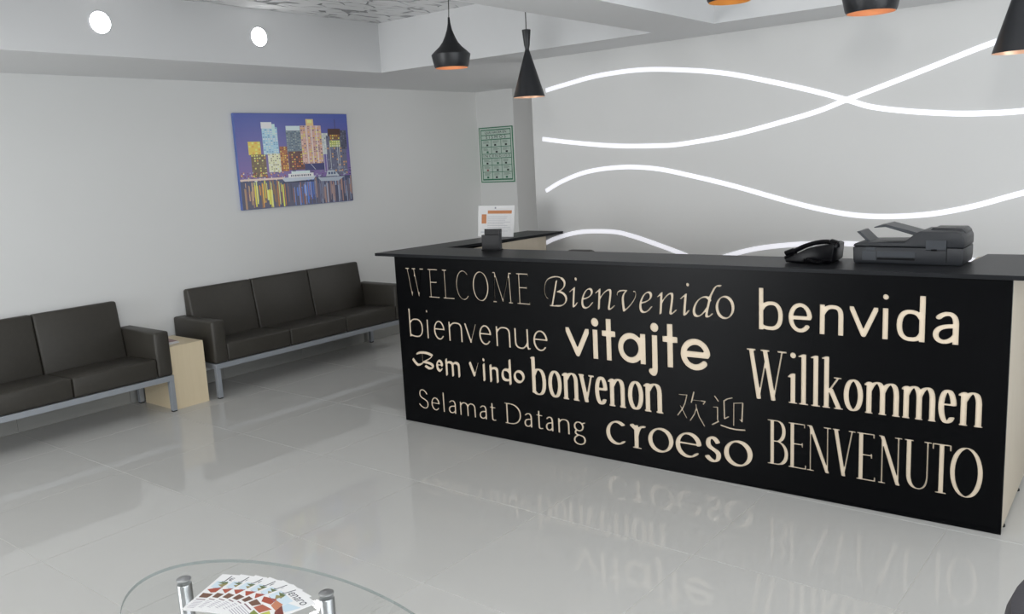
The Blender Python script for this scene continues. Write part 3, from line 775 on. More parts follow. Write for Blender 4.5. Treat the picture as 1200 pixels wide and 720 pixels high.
j|17783,4957,50,-8,60,2,60,19,50,34,30,31,33,52,27,70,16,70,12,100,5,130,-3,1644,-336,-4,-5,-1740,-9,-10,-40,2,-40,-7,-60,-31,-44,-54,-16,-70,18,-70,52,-67,75,-63;17917,7257,46,-3,50,7,83,36,37,31,30,38,33,81,1,90,-15,50,-22,40,-27,33,-40,33,-40,22,-50,15,-90,1,-50,-14,-40,-21,-40,-32,-31,-37,-22,-40,-15,-50,1,-90,16,-50,23,-40,28,-33,40,-31,50,-24
t|18645,5496,338,0,1,1280,6,6,190,2,50,17,12,15,-3,260,-69,24,-180,2,-6,4,-4,633,-335,-3,-1,-630,-194,-7,-50,-16,-15,-17,4,-260,71,-23,170,-1,14,-6
e|20054,5503,129,-10,150,15,140,41,90,43,110,71,57,50,63,68,16,32,9,40,-1,40,-14,40,-27,40,-43,32,-50,18,-60,1,-70,-26,-100,-90,-110,-63,-120,-30,-80,0,-50,6,-120,42,-100,69,-84,101,-46,102,1060,5,50,16,50,37,60,105,14,45,-10,110,-41,140,-66,130,-87,115,-110,101,-120,75,-90,39,-140,37,-150,11,-150,-17,-140,-42,-140,-75,-117,-94,-80,-90,-43,-64,-70,-143,-39,-143,-11,-150,6,-80,23,-120,53,-140,80,-130,100,-110,119,-90,139,-68;19743,6461,19,52,48,80,93,94,70,45,70,28,50,13,80,8,80,-6,50,-12,70,-27,71,-43,39,-31,60,-67,45,-72,25,-60,-10,-6
B|2182,3587,32,-8,110,7,100,18,100,33,90,49,61,51,36,40,32,60,3,60,-25,50,-43,40,-64,38,-80,31,-110,29,-120,21,-150,15,-11,6,183,90,118,69,90,65,69,66,43,60,46,50,16,40,-4,20,-10,10,-80,34,-160,49,-110,21,-180,20,-200,3,-190,-15,-180,-32,-160,-49,-120,-59,-47,-42,-28,-50,5,-30,30,-12,40,6,80,33,110,33,150,27,80,8,5,-5,4,-540,-109,-60,-60,-25,-150,-22,-35,17,-85,59,-70,61,-170,182,-50,-2,-60,-27,-53,-43,-34,-50,-4,-20,6,-20,65,-80,100,-102,140,-111,60,-32,50,-13,170,25,120,40,180,97,43,36,37,44,300,-20,120,-20,100,-27,70,-27,51,-30,39,-40,5,-10,-15,-5,-60,-10,-80,-3,-260,104,-30,5,-40,-8,-50,-25,-48,-38,-31,-40,-10,-40,14,-20;1824,4079,0,468,180,-2,180,-20,170,-38,80,-28,65,-32,-105,-78,-160,-90,-210,-98
e|3048,3536,52,-9,50,4,60,18,50,24,98,73,52,60,30,50,4,20,-6,20,-18,10,-40,-2,-80,-37,-60,-58,-20,1,-42,26,-43,50,-25,50,-21,70,-3,20,14,6,160,0,11,-6,9,-41,20,-11,30,0,40,12,50,28,37,32,30,40,10,30,-7,60,-16,60,-24,57,-60,80,-70,44,-50,11,-60,-2,-70,-21,-70,-37,-67,-52,-53,-60,-43,-70,-24,-60,-19,-80,-5,-80,7,-80,18,-70,32,-70,34,-46,40,-36;3090,4011,-7,5,7,50,30,84,38,-14,37,-30,30,-40,24,-50
m|3641,3348,41,-8,70,26,67,52,32,50,3,620,38,60,20,4,80,-6,60,-21,41,-37,23,-50,11,-90,0,-580,10,-20,45,-7,70,27,63,50,32,50,2,620,33,53,20,11,80,-5,61,-19,46,-40,23,-52,11,-88,3,-590,16,-15,40,-1,50,17,46,29,49,50,19,50,-1,610,-15,80,-28,60,-39,40,-41,23,-60,19,-70,9,-80,-3,-70,-16,-70,-31,-60,-39,-10,2,-35,36,-45,25,-60,18,-60,7,-70,0,-50,-8,-60,-19,-60,-30,-8,7,0,160,-12,18,-30,7,-30,-4,-80,-41,-50,-50,-21,-50,0,-940
v|5854,3542,58,6,30,-6,20,6,86,114,5,30,-12,40,258,680,-2,30,-15,15,-30,5,-26,-20,-234,-607,-265,617,-17,10,-28,1,-60,-20,-70,-51,-36,-50,-5,-20,4,-20,316,-740
i|6580,3348,21,-8,30,2,70,30,65,56,26,50,1,950,-4,20,-28,15,-50,-8,-60,-30,-53,-47,-27,-50,-2,-950;6636,4558,45,-9,40,7,40,24,26,38,9,40,-6,40,-25,40,-34,25,-40,11,-50,-7,-40,-25,-25,-34,-10,-40,9,-50,26,-38
n|7088,3348,41,-8,70,26,66,52,32,50,3,620,39,60,80,4,70,-14,41,-30,24,-50,11,-90,4,-611,10,-11,30,-6,40,8,40,18,65,52,23,30,11,30,0,620,-10,80,-19,54,-30,41,-40,28,-50,18,-60,9,-80,0,-70,-9,-120,-47,-9,6,0,160,-11,18,-20,7,-50,-8,-60,-30,-53,-47,-28,-50,-1,-950
d|8511,3348,18,-8,30,1,70,29,60,48,23,30,11,30,1,1400,-6,20,-29,12,-50,-9,-60,-31,-47,-42,-29,-50,-4,-455,-120,6,-80,-8,-90,-30,-70,-40,-64,-53,-58,-70,-37,-70,-27,-110,-4,-110,10,-80,33,-90,37,-53,30,-28,50,-30,110,-28,160,5,120,35,2,-201;8369,3706,-60,15,-50,29,-40,43,-30,62,-15,73,-2,90,15,90,22,43,100,-3,70,-20,64,-50,58,-80,-4,-280,-8,-10,-20,-2
o|9101,3536,67,-9,80,6,90,24,60,26,84,53,59,50,45,50,47,70,30,70,15,70,1,70,-14,70,-27,63,-38,57,-52,49,-50,32,-80,31,-100,11,-90,-11,-80,-26,-80,-41,-87,-65,-66,-70,-50,-80,-26,-70,-12,-80,4,-70,28,-90,39,-65,68,-65,62,-37;9308,3705,-70,15,-69,36,-61,58,-31,52,-24,80,-1,70,18,70,38,52,40,12,50,2,50,-9,50,-19,80,-58,54,-80,19,-60,6,-50,-4,-50,-15,-50,-40,-57,-40,-12
b|10476,3000,82,-3,90,5,140,31,70,29,65,38,46,40,42,50,57,100,41,120,16,70,24,230,-5,260,-31,210,-41,130,-53,100,-72,80,-89,51,-70,19,-70,6,-150,-10,-135,-36,0,670,-12,20,-24,10,-89,6,-70,-11,-60,-20,-104,-65,-14,-20,1,-10,17,-15,58,-15,0,-1950,3,-10,19,-14,88,-16,94,-50;10618,3108,-60,22,-47,30,-43,41,-35,49,1,870,104,230,40,60,40,40,50,-30,55,-60,31,-50,41,-100,44,-200,15,-250,-15,-240,-24,-130,-21,-70,-44,-100,-34,-50,-65,-60
o|11616,3000,132,2,110,26,85,42,68,60,63,90,45,100,40,130,24,130,15,210,-7,160,-20,140,-48,180,-50,110,-64,90,-71,58,-40,19,-60,15,-100,4,-120,-21,-86,-35,-80,-60,-63,-80,-51,-100,-40,-120,-30,-140,-19,-210,4,-150,27,-200,38,-140,69,-150,61,-78,70,-52,47,-20;11738,3142,-61,78,-67,150,-44,180,-19,210,9,220,36,190,58,160,58,92,44,-52,31,-50,62,-150,41,-190,13,-150,-5,-210,-32,-200,-57,-170,-44,-80
n|12267,3000,339,-3,30,11,17,22,4,30,-11,25,-20,16,-33,9,1,980,128,230,58,80,46,44,48,-44,48,-90,26,-100,16,-130,5,-970,-33,-9,-20,-16,-11,-25,3,-30,28,-28,30,-5,320,1,26,12,14,18,5,22,-8,30,-23,20,-34,10,0,870,-13,220,-21,110,-32,90,-45,70,-59,50,-80,33,-120,14,-90,-6,-80,-16,-70,-25,-60,-32,-10,28,-27,14,-53,7,-70,-4,-60,-13,-49,-20,-145,-110,4,-73,109,-7,0,-1200,-48,-20,-16,-40,10,-30
v|13680,3000,115,-1,94,31,36,30,-32,180,269,1210,13,7,80,2,30,17,12,24,0,20,-12,27,-20,15,-320,4,-30,-9,-20,-26,-3,-31,23,-33,20,-8,70,-3,3,-6,-193,-856,-185,856,-2,10,27,18,10,20,1,22,-7,20,-22,20,-22,6,-300,0,-30,-9,-22,-27,-2,-30,9,-20,15,-14,39,-16,306,-1420,17,-20
e|14608,3000,79,-3,90,14,86,29,49,30,41,40,42,60,59,140,-17,22,-60,13,-80,-3,-80,-20,-54,-32,-46,-101,-53,121,-40,160,-18,130,-10,190,371,3,118,47,33,30,-8,140,-19,130,-25,110,-37,110,-41,80,-45,60,-56,42,-70,21,-90,3,-110,-20,-84,-36,-61,-50,-49,-70,-41,-90,-44,-150,-23,-130,-16,-200,4,-190,14,-140,37,-180,51,-140,49,-80,43,-45,30,-20;14607,3944,-5,6,4,50,26,170,29,110,36,93,10,-7,27,-56,34,-100,28,-120,19,-140,-8,-7,-20,-2
n|15206,3000,328,-2,28,12,15,20,4,30,-8,20,-19,19,-30,11,1,980,122,230,87,117,18,-7,27,-30,45,-90,25,-100,16,-130,4,-970,-35,-15,-14,-15,-8,-20,4,-30,15,-20,23,-12,120,-1,200,0,30,13,16,20,3,30,-7,20,-22,20,-27,10,-2,940,-18,200,-24,100,-35,80,-46,60,-58,41,-70,24,-110,12,-80,-6,-80,-16,-110,-45,-10,0,-11,20,-39,14,-60,3,-60,-6,-96,-31,-138,-110,4,-73,103,-7,0,-1200,-43,-21,-15,-39,10,-30
o|16679,3000,131,2,110,26,85,42,68,60,63,90,45,100,40,130,24,130,15,210,-7,160,-20,140,-48,180,-50,110,-64,90,-71,58,-40,19,-60,15,-100,4,-120,-21,-86,-35,-80,-60,-62,-80,-51,-100,-41,-120,-30,-140,-18,-210,3,-150,27,-200,38,-140,69,-150,61,-78,70,-53,47,-19;16800,3142,-61,78,-67,150,-44,180,-19,210,10,220,35,190,58,160,58,92,45,-52,30,-50,62,-150,41,-190,13,-150,-5,-210,-32,-200,-57,-170,-25,-50
n|17316,3000,338,-3,30,9,21,24,3,30,-7,20,-23,20,-35,10,1,980,129,230,50,70,51,55,26,-15,30,-30,48,-90,26,-100,16,-130,5,-970,-35,-10,-23,-20,-7,-20,3,-30,15,-20,26,-12,120,-1,220,1,26,12,14,19,5,21,-8,30,-23,20,-35,10,-2,940,-19,200,-26,100,-37,80,-48,60,-40,30,-77,32,-120,15,-90,-5,-80,-16,-75,-26,-65,-31,-3,21,-32,20,-55,7,-70,-4,-58,-13,-49,-20,-147,-110,4,-73,111,-7,0,-1200,-50,-20,-16,-40,10,-30
W|23315,4453,87,-4,71,24,39,30,-31,230,221,1267,10,-13,262,-1514,9,-10,29,-10,90,-3,70,23,38,30,-33,200,2,30,353,2044,10,12,140,0,20,6,18,18,5,20,-4,20,-19,20,-20,5,-370,0,-30,-11,-14,-24,5,-30,29,-22,130,-2,10,-6,-310,-1793,-314,1793,64,8,20,10,14,32,-11,30,-33,15,-370,0,-30,-13,-12,-22,4,-30,18,-18,93,-12,84,-490,-217,-1260,-10,-12,-277,1762,77,12,20,25,0,28,-20,25,-20,5,-370,0,-21,-5,-19,-19,-4,-31,24,-29,90,-11,362,-2300,11,-20
i|24812,4456,23,-8,350,0,24,8,14,20,0,20,-18,23,-76,7,0,1340,-13,20,-21,7,-90,1,-91,-28,-152,-150,1,-30,12,-7,50,-7,60,5,6,-11,0,-1140,-56,-2,-23,-8,-15,-30;24975,6596,60,-2,50,18,40,35,25,49,4,60,-19,50,-40,43,-50,23,-60,2,-50,-19,-43,-39,-23,-50,-1,-60,21,-50,36,-37
l|25284,4456,23,-8,390,1,20,7,15,30,-6,20,-19,16,-88,4,0,2270,0,20,-8,10,-44,13,-60,0,-70,-15,-183,-88,-21,-20,4,-24,20,-8,50,-5,70,7,4,-10,0,-2150,-94,-8,-13,-12,-5,-20
l|25846,4456,23,-8,360,1,20,7,15,30,-6,20,-19,16,-73,4,0,2270,0,20,-8,10,-39,13,-70,-1,-70,-16,-166,-86,-19,-20,1,-20,14,-10,50,-7,60,2,9,-5,0,-2150,-59,-2,-23,-8,-15,-30
k|26356,4456,23,-8,290,0,25,8,14,20,0,20,-14,20,-50,10,5,661,288,-661,-58,-3,-20,-9,-13,-28,13,-28,30,-10,350,1,20,9,9,18,-2,30,-10,10,-17,7,-48,3,-370,850,-40,20,278,450,110,7,20,23,-4,30,-16,15,-20,4,-280,0,-30,-14,-9,-15,1,-20,18,-22,107,-8,-282,-450,-11,-10,-19,0,-1,1440,-14,14,-40,9,-60,-1,-60,-12,-158,-70,-7,-10,5,-57,80,3,17,-6,0,-2170,-37,-4,-23,-16,-4,-30
o|27606,4451,113,2,90,22,72,36,66,60,54,80,44,100,33,110,26,140,13,200,-6,140,-20,140,-46,170,-44,100,-55,80,-72,60,-88,30,-87,3,-100,-19,-70,-29,-72,-55,-60,-80,-45,-90,-39,-120,-33,-180,-10,-150,9,-200,20,-130,35,-130,63,-140,53,-70,69,-53,40,-17;27709,4555,-30,26,-45,60,-45,90,-22,60,-42,180,-17,200,9,200,35,190,55,150,48,80,24,26,38,-36,29,-40,63,-130,46,-170,23,-210,-5,-200,-31,-190,-53,-160,-44,-80
m|28200,4456,23,-8,270,1,20,8,12,19,0,20,-12,19,-38,11,0,950,90,210,56,90,42,46,10,-1,31,-35,44,-90,27,-100,16,-120,5,-140,0,-810,-23,-3,-20,-13,-9,-24,6,-20,13,-12,20,-6,260,0,27,8,14,20,0,20,-11,18,-39,12,-3,940,87,210,62,100,43,46,14,-6,26,-30,48,-100,31,-140,12,-130,1,-890,-42,-15,-8,-15,0,-20,14,-20,24,-8,260,0,30,11,12,27,-6,20,-16,14,-30,6,0,840,-13,210,-21,110,-27,80,-32,60,-44,50,-48,30,-55,15,-60,4,-100,-11,-70,-19,-60,-26,-60,-43,-40,-39,-45,69,-49,40,-76,25,-100,2,-127,-27,-83,-40,-20,29,-30,9,-60,2,-61,-10,-52,-20,-107,-88,-5,-12,5,-64,70,0,14,-6,0,-1170,-34,-8,-12,-12,-5,-30
m|29726,4456,23,-8,250,1,20,11,10,16,-5,30,-35,20,0,950,39,110,58,130,44,70,29,27,37,-57,38,-110,19,-110,9,-120,1,-890,-34,-20,-6,-20,6,-20,30,-17,250,0,20,9,12,18,-5,30,-35,20,-2,940,79,210,44,80,47,59,39,-59,38,-110,19,-110,9,-120,1,-890,-34,-20,-5,-30,13,-19,20,-8,250,0,29,17,6,20,-6,20,-35,20,0,840,-11,210,-18,100,-27,90,-29,60,-40,50,-46,30,-43,14,-60,5,-80,-6,-60,-13,-70,-27,-53,-33,-47,-43,-50,70,-49,33,-61,16,-90,0,-91,-16,-89,-36,-10,-1,-20,20,-40,8,-50,-2,-60,-11,-58,-28,-82,-75,-4,-75,76,-10,0,-1170,-25,-10,-14,-20,0,-20
e|31386,4451,64,-2,80,13,60,22,45,27,31,30,40,60,54,130,-10,20,-50,13,-70,-4,-68,-19,-39,-30,-33,-90,-10,-19,-10,-3,-28,52,-30,80,-38,160,-20,170,-4,160,240,4,100,-7,90,21,23,12,16,20,-8,130,-16,120,-24,110,-32,100,-33,70,-46,65,-44,35,-66,21,-80,1,-90,-18,-55,-24,-59,-50,-41,-60,-39,-90,-39,-140,-21,-130,-14,-180,4,-190,20,-180,26,-120,44,-130,46,-80,37,-40,28,-20;31360,5317,-7,4,4,60,27,180,38,140,28,67,10,9,43,-86,32,-100,23,-110,19,-160,-27,-7
n|31920,4456,23,-8,260,0,23,8,14,20,-7,34,-41,16,0,950,111,230,80,114,14,-4,28,-30,32,-60,34,-130,13,-120,4,-950,-35,-11,-13,-19,0,-20,14,-20,29,-8,260,1,20,10,10,15,1,22,-11,18,-37,12,-1,910,-16,190,-22,100,-33,80,-36,50,-55,41,-90,25,-110,-1,-100,-22,-90,-44,-3,21,-27,16,-50,5,-60,-6,-76,-25,-106,-90,-3,-60,5,-14,81,-6,0,-1170,-31,-8,-12,-12,-5,-30
S|1600,986,109,-1,80,15,90,35,62,41,57,60,33,60,19,70,6,80,-10,70,-21,50,-39,50,-47,39,-119,61,-254,100,-90,60,-40,50,-17,41,-9,59,6,80,12,50,24,50,25,30,32,18,50,3,40,-8,100,-43,86,-70,70,-100,14,-9,30,-3,40,8,40,21,22,23,2,20,-37,60,-87,92,-110,65,-60,20,-70,11,-70,-2,-80,-17,-80,-37,-65,-52,-33,-40,-30,-60,-18,-70,-6,-80,9,-70,28,-60,35,-42,50,-41,120,-61,244,-96,56,-31,46,-39,32,-40,17,-40,9,-60,-5,-80,-19,-60,-22,-40,-44,-40,-54,-15,-50,0,-110,22,-110,48,-68,45,-102,94,-40,2,-50,-16,-30,-20,-16,-30,56,-63,117,-87,133,-57
e|2541,989,96,0,70,17,53,23,100,70,51,60,9,20,-13,17,-20,4,-70,-15,-38,-26,-53,-60,-39,-23,-50,-1,-50,16,-69,48,-61,80,-42,110,-11,70,3,26,420,3,60,-15,60,17,29,19,16,20,-2,50,-17,70,-23,60,-35,60,-42,50,-49,40,-37,20,-60,21,-70,7,-80,-10,-90,-33,-58,-35,-57,-50,-53,-70,-38,-80,-20,-70,-10,-100,5,-80,19,-80,34,-80,41,-60,51,-50,66,-39;2417,1500,-9,9,13,60,23,60,28,50,56,60,29,16,30,5,40,-6,39,-15,67,-50,34,-40,30,-50,33,-90,-3,-8,-20,-2
l|3238,986,144,-1,6,11,0,1240,-16,9,-120,0,-16,-9
a|4186,989,39,-3,44,13,34,20,20,30,0,510,-5,80,-13,56,-20,48,-24,36,-36,33,-40,21,-50,13,-110,-1,-100,-29,-70,-34,-83,-63,-26,-30,-4,-20,23,-16,50,4,50,22,53,50,37,21,40,11,60,-5,57,-37,27,-40,27,-90,2,-70,-113,-14,-110,-25,-90,-35,-61,-36,-65,-60,-25,-40,-22,-70,1,-80,16,-50,26,-40,50,-43,50,-23,100,-13,70,8,74,21,96,48,6,-8,2,-60;3975,1078,-40,10,-40,21,-30,30,-18,30,-15,80,18,80,43,50,62,28,100,19,110,7,6,-4,0,-220,-27,-40,-61,-60,-48,-25
m|4604,986,148,0,2,600,48,80,48,60,38,29,40,5,70,-6,60,-19,50,-38,27,-41,20,-60,10,-70,1,-540,152,0,0,600,48,80,48,60,34,27,40,7,70,-6,61,-18,49,-35,31,-45,20,-60,10,-70,3,-540,149,0,-1,590,-17,100,-27,60,-38,44,-50,33,-70,23,-70,9,-100,-2,-80,-20,-75,-37,-75,-60,-30,40,-35,30,-55,28,-50,13,-110,10,-70,-6,-100,-33,-70,-45,-7,83,-146,0
a|6598,989,34,-3,50,13,33,20,20,30,-5,590,-28,100,-25,40,-35,34,-40,22,-40,11,-110,-2,-100,-31,-66,-34,-73,-60,-25,-30,-4,-20,8,-10,20,-7,50,6,45,21,50,50,35,22,40,10,50,-7,47,-35,24,-40,25,-90,5,-70,-101,-14,-100,-24,-90,-37,-58,-35,-61,-60,-24,-40,-21,-70,1,-80,15,-50,24,-40,44,-40,50,-25,90,-14,70,7,70,21,90,42,1,-51;6412,1078,-40,11,-34,20,-29,30,-17,30,-14,80,17,80,38,50,59,29,100,20,90,2,1,-221,-24,-40,-56,-60,-41,-25
t|7166,997,70,-3,70,11,90,25,29,17,4,10,-3,44,-40,0,-80,-19,-40,1,-30,19,-17,35,-8,70,0,560,15,8,160,3,20,19,3,20,-11,20,-22,9,-161,1,-4,220,-15,15,-20,4,-60,-12,-52,-37,-5,-20,-3,-170,-90,-2,-20,-15,-6,-23,10,-20,16,-10,80,-2,13,-8,4,-660,16,-50,22,-30,25,-17
D|8068,991,19,-5,480,-1,130,16,183,60,137,78,105,92,86,120,48,110,17,110,-1,150,-16,90,-49,113,-79,107,-91,81,-122,69,-158,51,-130,13,-540,0,-28,-14,-7,-30,15,-21,102,-9,-1,-1110,-101,-10,-16,-30;8327,1057,-8,4,2,1110,136,3,180,-25,150,-45,111,-63,89,-78,73,-102,44,-100,24,-110,0,-110,-26,-120,-40,-90,-64,-90,-81,-72,-90,-51,-110,-35,-190,-26
a|9916,989,38,-3,44,13,34,20,20,30,-5,590,-28,100,-24,40,-31,31,-40,23,-40,12,-110,0,-70,-19,-97,-47,-73,-60,-24,-30,-5,-20,9,-11,20,-6,50,6,44,21,50,50,36,23,40,9,40,-5,50,-35,27,-42,24,-90,4,-70,-105,-15,-100,-25,-90,-39,-49,-31,-61,-60,-23,-40,-21,-70,1,-80,15,-50,24,-40,44,-41,50,-25,90,-13,70,8,70,21,80,42,8,-62;9734,1078,-40,10,-35,21,-29,30,-16,30,-14,80,17,80,38,50,49,26,100,22,90,6,6,-4,0,-220,-24,-40,-55,-60,-47,-27
t|10544,997,62,-3,80,12,80,22,34,19,4,10,-1,40,-7,5,-110,-19,-40,-1,-27,15,-22,40,-8,70,0,560,17,8,150,1,20,13,8,28,-11,20,-17,9,-161,1,-6,10,0,210,-13,14,-30,5,-67,-19,-28,-20,-13,-20,-2,-180,-90,-2,-20,-15,-6,-23,10,-20,16,-10,80,-2,11,-8,4,-660,15,-50,20,-27,30,-21
a|11375,989,42,-2,40,11,34,21,20,30,-4,590,-25,100,-23,40,-27,30,-35,23,-40,13,-100,0,-70,-19,-90,-47,-68,-60,-22,-30,-4,-20,7,-10,27,-7,50,8,50,27,35,42,35,26,30,6,30,-6,44,-36,22,-40,22,-90,4,-70,-92,-16,-90,-25,-83,-39,-56,-40,-45,-50,-32,-70,-10,-70,3,-50,13,-50,20,-37,41,-43,39,-22,60,-15,90,4,70,21,70,34,4,-52;11217,1078,-30,10,-32,21,-40,60,-12,80,15,80,33,50,46,29,80,19,80,4,2,-222,-28,-50,-42,-50,-42,-29
n|11804,986,148,0,3,600,62,90,51,53,50,23,80,8,80,-5,70,-19,40,-27,26,-33,25,-70,9,-80,2,-540,151,0,-3,620,-22,100,-18,36,-30,37,-50,34,-70,23,-80,10,-90,0,-140,-24,-70,-28,-70,-42,-7,94,-146,0
g|13118,490,130,1,80,14,90,29,71,36,67,50,50,60,27,60,12,80,-9,80,-29,70,-47,50,-62,35,-80,25,-260,35,-54,15,-34,20,-19,20,-14,50,9,40,12,16,100,-12,110,16,100,41,45,29,54,50,51,80,19,90,-11,80,-42,80,144,54,11,16,1,20,-22,24,-20,2,-170,-59,-70,36,-80,20,-90,2,-90,-18,-70,-28,-77,-49,-57,-60,-38,-70,-15,-70,4,-60,10,-40,32,-60,62,-70,-54,-90,-10,-50,5,-40,13,-30,35,-36,88,-44,-108,-80,-39,-40,-35,-50,-30,-90,6,-90,28,-61,40,-43,50,-35,70,-30;13178,580,-60,15,-50,23,-40,27,-32,35,-24,50,-8,50,6,50,21,50,61,70,106,68,150,-22,90,-32,60,-53,26,-61,8,-80,-7,-50,-20,-50,-34,-40,-63,-37,-80,-18;13168,1360,-69,30,-47,40,-35,50,-23,80,9,80,32,60,43,41,60,18,77,-9,79,-40,56,-60,18,-33,15,-57,1,-50,-9,-40,-18,-40,-32,-40,-37,-26,-30,-10,-50,-2
C|15449,891,94,-3,70,5,120,25,90,30,90,41,104,62,96,80,19,30,-7,20,-32,10,-90,-14,-90,-41,-110,-83,-50,-15,-100,1,-100,26,-120,65,-97,91,-51,70,-37,70,-41,130,-13,140,18,140,44,120,40,70,49,60,48,44,50,30,50,9,60,0,76,-13,74,-26,70,-38,73,-56,17,-6,50,1,70,18,60,27,44,30,26,30,4,20,-86,70,-124,60,-144,30,-120,0,-80,-12,-100,-27,-150,-63,-123,-78,-98,-90,-88,-120,-58,-130,-31,-150,2,-140,32,-140,62,-130,87,-110,114,-90,121,-54
r|16558,889,482,-2,20,6,16,16,5,20,-5,20,-25,20,-141,2,-14,8,16,30,0,550,36,150,44,140,48,110,50,80,10,9,40,-3,60,12,90,38,36,24,29,30,6,20,-11,16,-80,16,-60,-1,-70,-13,-120,-44,-100,-61,-8,7,0,80,-20,20,-72,-1,-100,-32,-80,65,-50,8,-60,-12,-60,-22,-60,-36,-31,-30,-9,-20,10,-20,250,-210,1,-900,-11,-7,-60,-2,-21,-11,-12,-20,0,-20,12,-20
o|18014,891,126,-2,100,13,160,46,118,53,125,80,80,70,83,100,65,120,37,120,13,130,-12,120,-36,120,-58,110,-83,100,-101,80,-111,57,-130,36,-150,9,-160,-23,-90,-26,-90,-36,-91,-47,-77,-50,-113,-100,-83,-110,-58,-120,-32,-130,-5,-130,16,-110,18,-60,57,-120,75,-100,53,-50,82,-60,128,-59;18210,1040,-100,23,-90,41,-60,38,-80,71,-47,58,-54,90,-25,60,-27,110,-6,110,6,70,25,100,25,60,54,90,63,70,56,43,60,24,110,6,100,-17,110,-44,90,-60,80,-78,41,-54,53,-100,34,-110,12,-120,-10,-110,-33,-110,-52,-100,-66,-80,-89,-64,-80,-20
e|19568,891,88,-4,130,14,100,25,90,32,90,43,123,80,69,60,51,60,-3,23,-30,12,-50,-3,-70,-20,-80,-42,-112,-100,-58,-26,-90,-9,-110,16,-60,20,-80,40,-57,39,-64,60,-75,100,-44,90,-19,60,-18,100,3,30,884,0,8,-20,12,-6,40,-5,50,9,64,22,56,30,36,30,17,30,-23,120,-40,104,-59,96,-41,50,-80,74,-89,56,-65,30,-62,20,-104,19,-140,0,-160,-31,-120,-43,-140,-75,-125,-100,-85,-100,-32,-50,-47,-100,-33,-120,-7,-60,1,-110,23,-120,21,-60,44,-90,74,-100,75,-70,51,-36,110,-55,60,-20;19296,1700,9,71,36,100,77,120,60,60,48,32,50,17,60,5,90,-8,90,-25,82,-41,58,-39,75,-71,59,-80,46,-90,15,-50
s|20957,889,100,-3,100,20,63,23,98,50,73,60,46,60,27,60,17,70,6,90,-8,70,-22,60,-34,50,-41,40,-55,37,-210,101,-82,52,-48,48,-21,32,-18,50,-7,70,4,70,16,70,6,16,10,2,51,-28,45,-40,61,-80,30,-60,23,-15,60,2,80,24,71,39,40,40,5,20,-29,60,-77,101,-94,69,-48,20,-58,12,-80,1,-90,-20,-70,-26,-86,-47,-67,-60,-41,-60,-23,-60,-15,-70,-5,-80,7,-70,20,-60,32,-50,39,-40,56,-40,213,-104,90,-56,60,-72,23,-58,6,-60,-6,-80,-14,-60,-19,-41,-70,17,-90,49,-54,45,-86,97,-20,7,-60,-3,-80,-26,-64,-35,-41,-40,-5,-21,43,-59,98,-90,109,-62
o|22187,891,123,-2,100,12,170,49,113,51,125,80,81,70,83,100,66,120,37,120,13,130,-12,120,-36,120,-59,110,-83,100,-98,78,-110,57,-130,37,-150,10,-170,-24,-90,-26,-90,-36,-90,-46,-77,-50,-113,-100,-84,-110,-58,-120,-33,-130,-4,-130,16,-110,18,-60,57,-120,67,-90,50,-50,101,-74,120,-54;22380,1040,-100,24,-90,41,-60,38,-80,71,-47,57,-54,90,-25,60,-28,110,-5,110,6,70,29,110,42,90,66,90,55,50,61,37,60,14,90,2,100,-19,100,-40,99,-64,81,-80,61,-90,34,-70,32,-110,10,-110,-12,-120,-31,-100,-53,-100,-66,-80,-85,-62,-90,-22
B|23821,1345,19,-6,450,0,180,26,100,43,87,67,63,80,46,90,31,100,14,110,-1,146,-13,84,-29,100,-48,100,-67,90,-79,70,-119,60,65,44,53,56,55,90,31,80,23,100,10,90,0,100,-11,100,-22,90,-37,90,-45,70,-51,50,-96,51,-140,21,-450,0,-20,-6,-13,-16,1,-30,22,-18,110,-1,4,-11,1,-2040,-125,-11,-16,-29;24140,1412,-6,3,1,1050,135,1,70,-19,70,-39,70,-63,57,-80,43,-90,29,-100,15,-110,-1,-110,-14,-100,-31,-100,-41,-80,-64,-80,-65,-50,-68,-27,-60,-7;24140,2541,-6,4,1,920,145,0,60,-21,54,-49,45,-70,29,-70,22,-90,12,-100,0,-100,-10,-90,-21,-90,-31,-80,-41,-70,-45,-50,-54,-37,-30,-9
E|24819,1345,20,-6,780,0,20,7,14,19,1,160,-7,20,-28,14,-20,-5,-15,-19,-5,-124,-490,4,1,1070,329,3,7,-13,2,-70,19,-20,22,-3,20,11,9,22,0,170,-9,26,-30,12,-28,-18,-5,-40,-7,-6,-310,0,-19,6,-2,900,431,1,2,-121,13,-20,25,-8,20,8,13,30,0,150,-9,20,-14,10,-730,2,-20,-6,-14,-16,-2,-20,16,-23,82,-7,-1,-2050,-81,-11,-16,-29
N|25680,1345,19,-6,280,0,30,15,8,21,-8,21,-20,13,-110,2,-8,14,0,1620,8,69,631,-1739,5,-10,24,-15,60,-10,60,6,38,19,1,20,-54,150,-2,40,0,1880,7,11,110,5,14,14,4,20,-18,27,-20,5,-290,0,-27,-12,-9,-20,6,-23,20,-15,131,-2,-1,-1723,-640,1763,-30,22,-60,10,-140,0,-20,-6,-13,-16,-2,-20,15,-23,73,-7,44,-120,3,-50,-1,-1880,-119,-11,-16,-29
V|27272,1345,53,-6,40,5,34,11,17,20,-28,170,3,30,311,1880,3,11,90,0,26,9,12,30,-9,20,-19,11,-260,1,-20,-9,-10,-16,3,-27,17,-16,90,-3,4,-11,-274,-1653,-10,2,-273,1651,0,10,43,1,20,9,12,20,-2,20,-10,13,-20,9,-270,0,-27,-12,-8,-20,4,-20,11,-13,50,-6,7,-11,344,-2080,17,-20
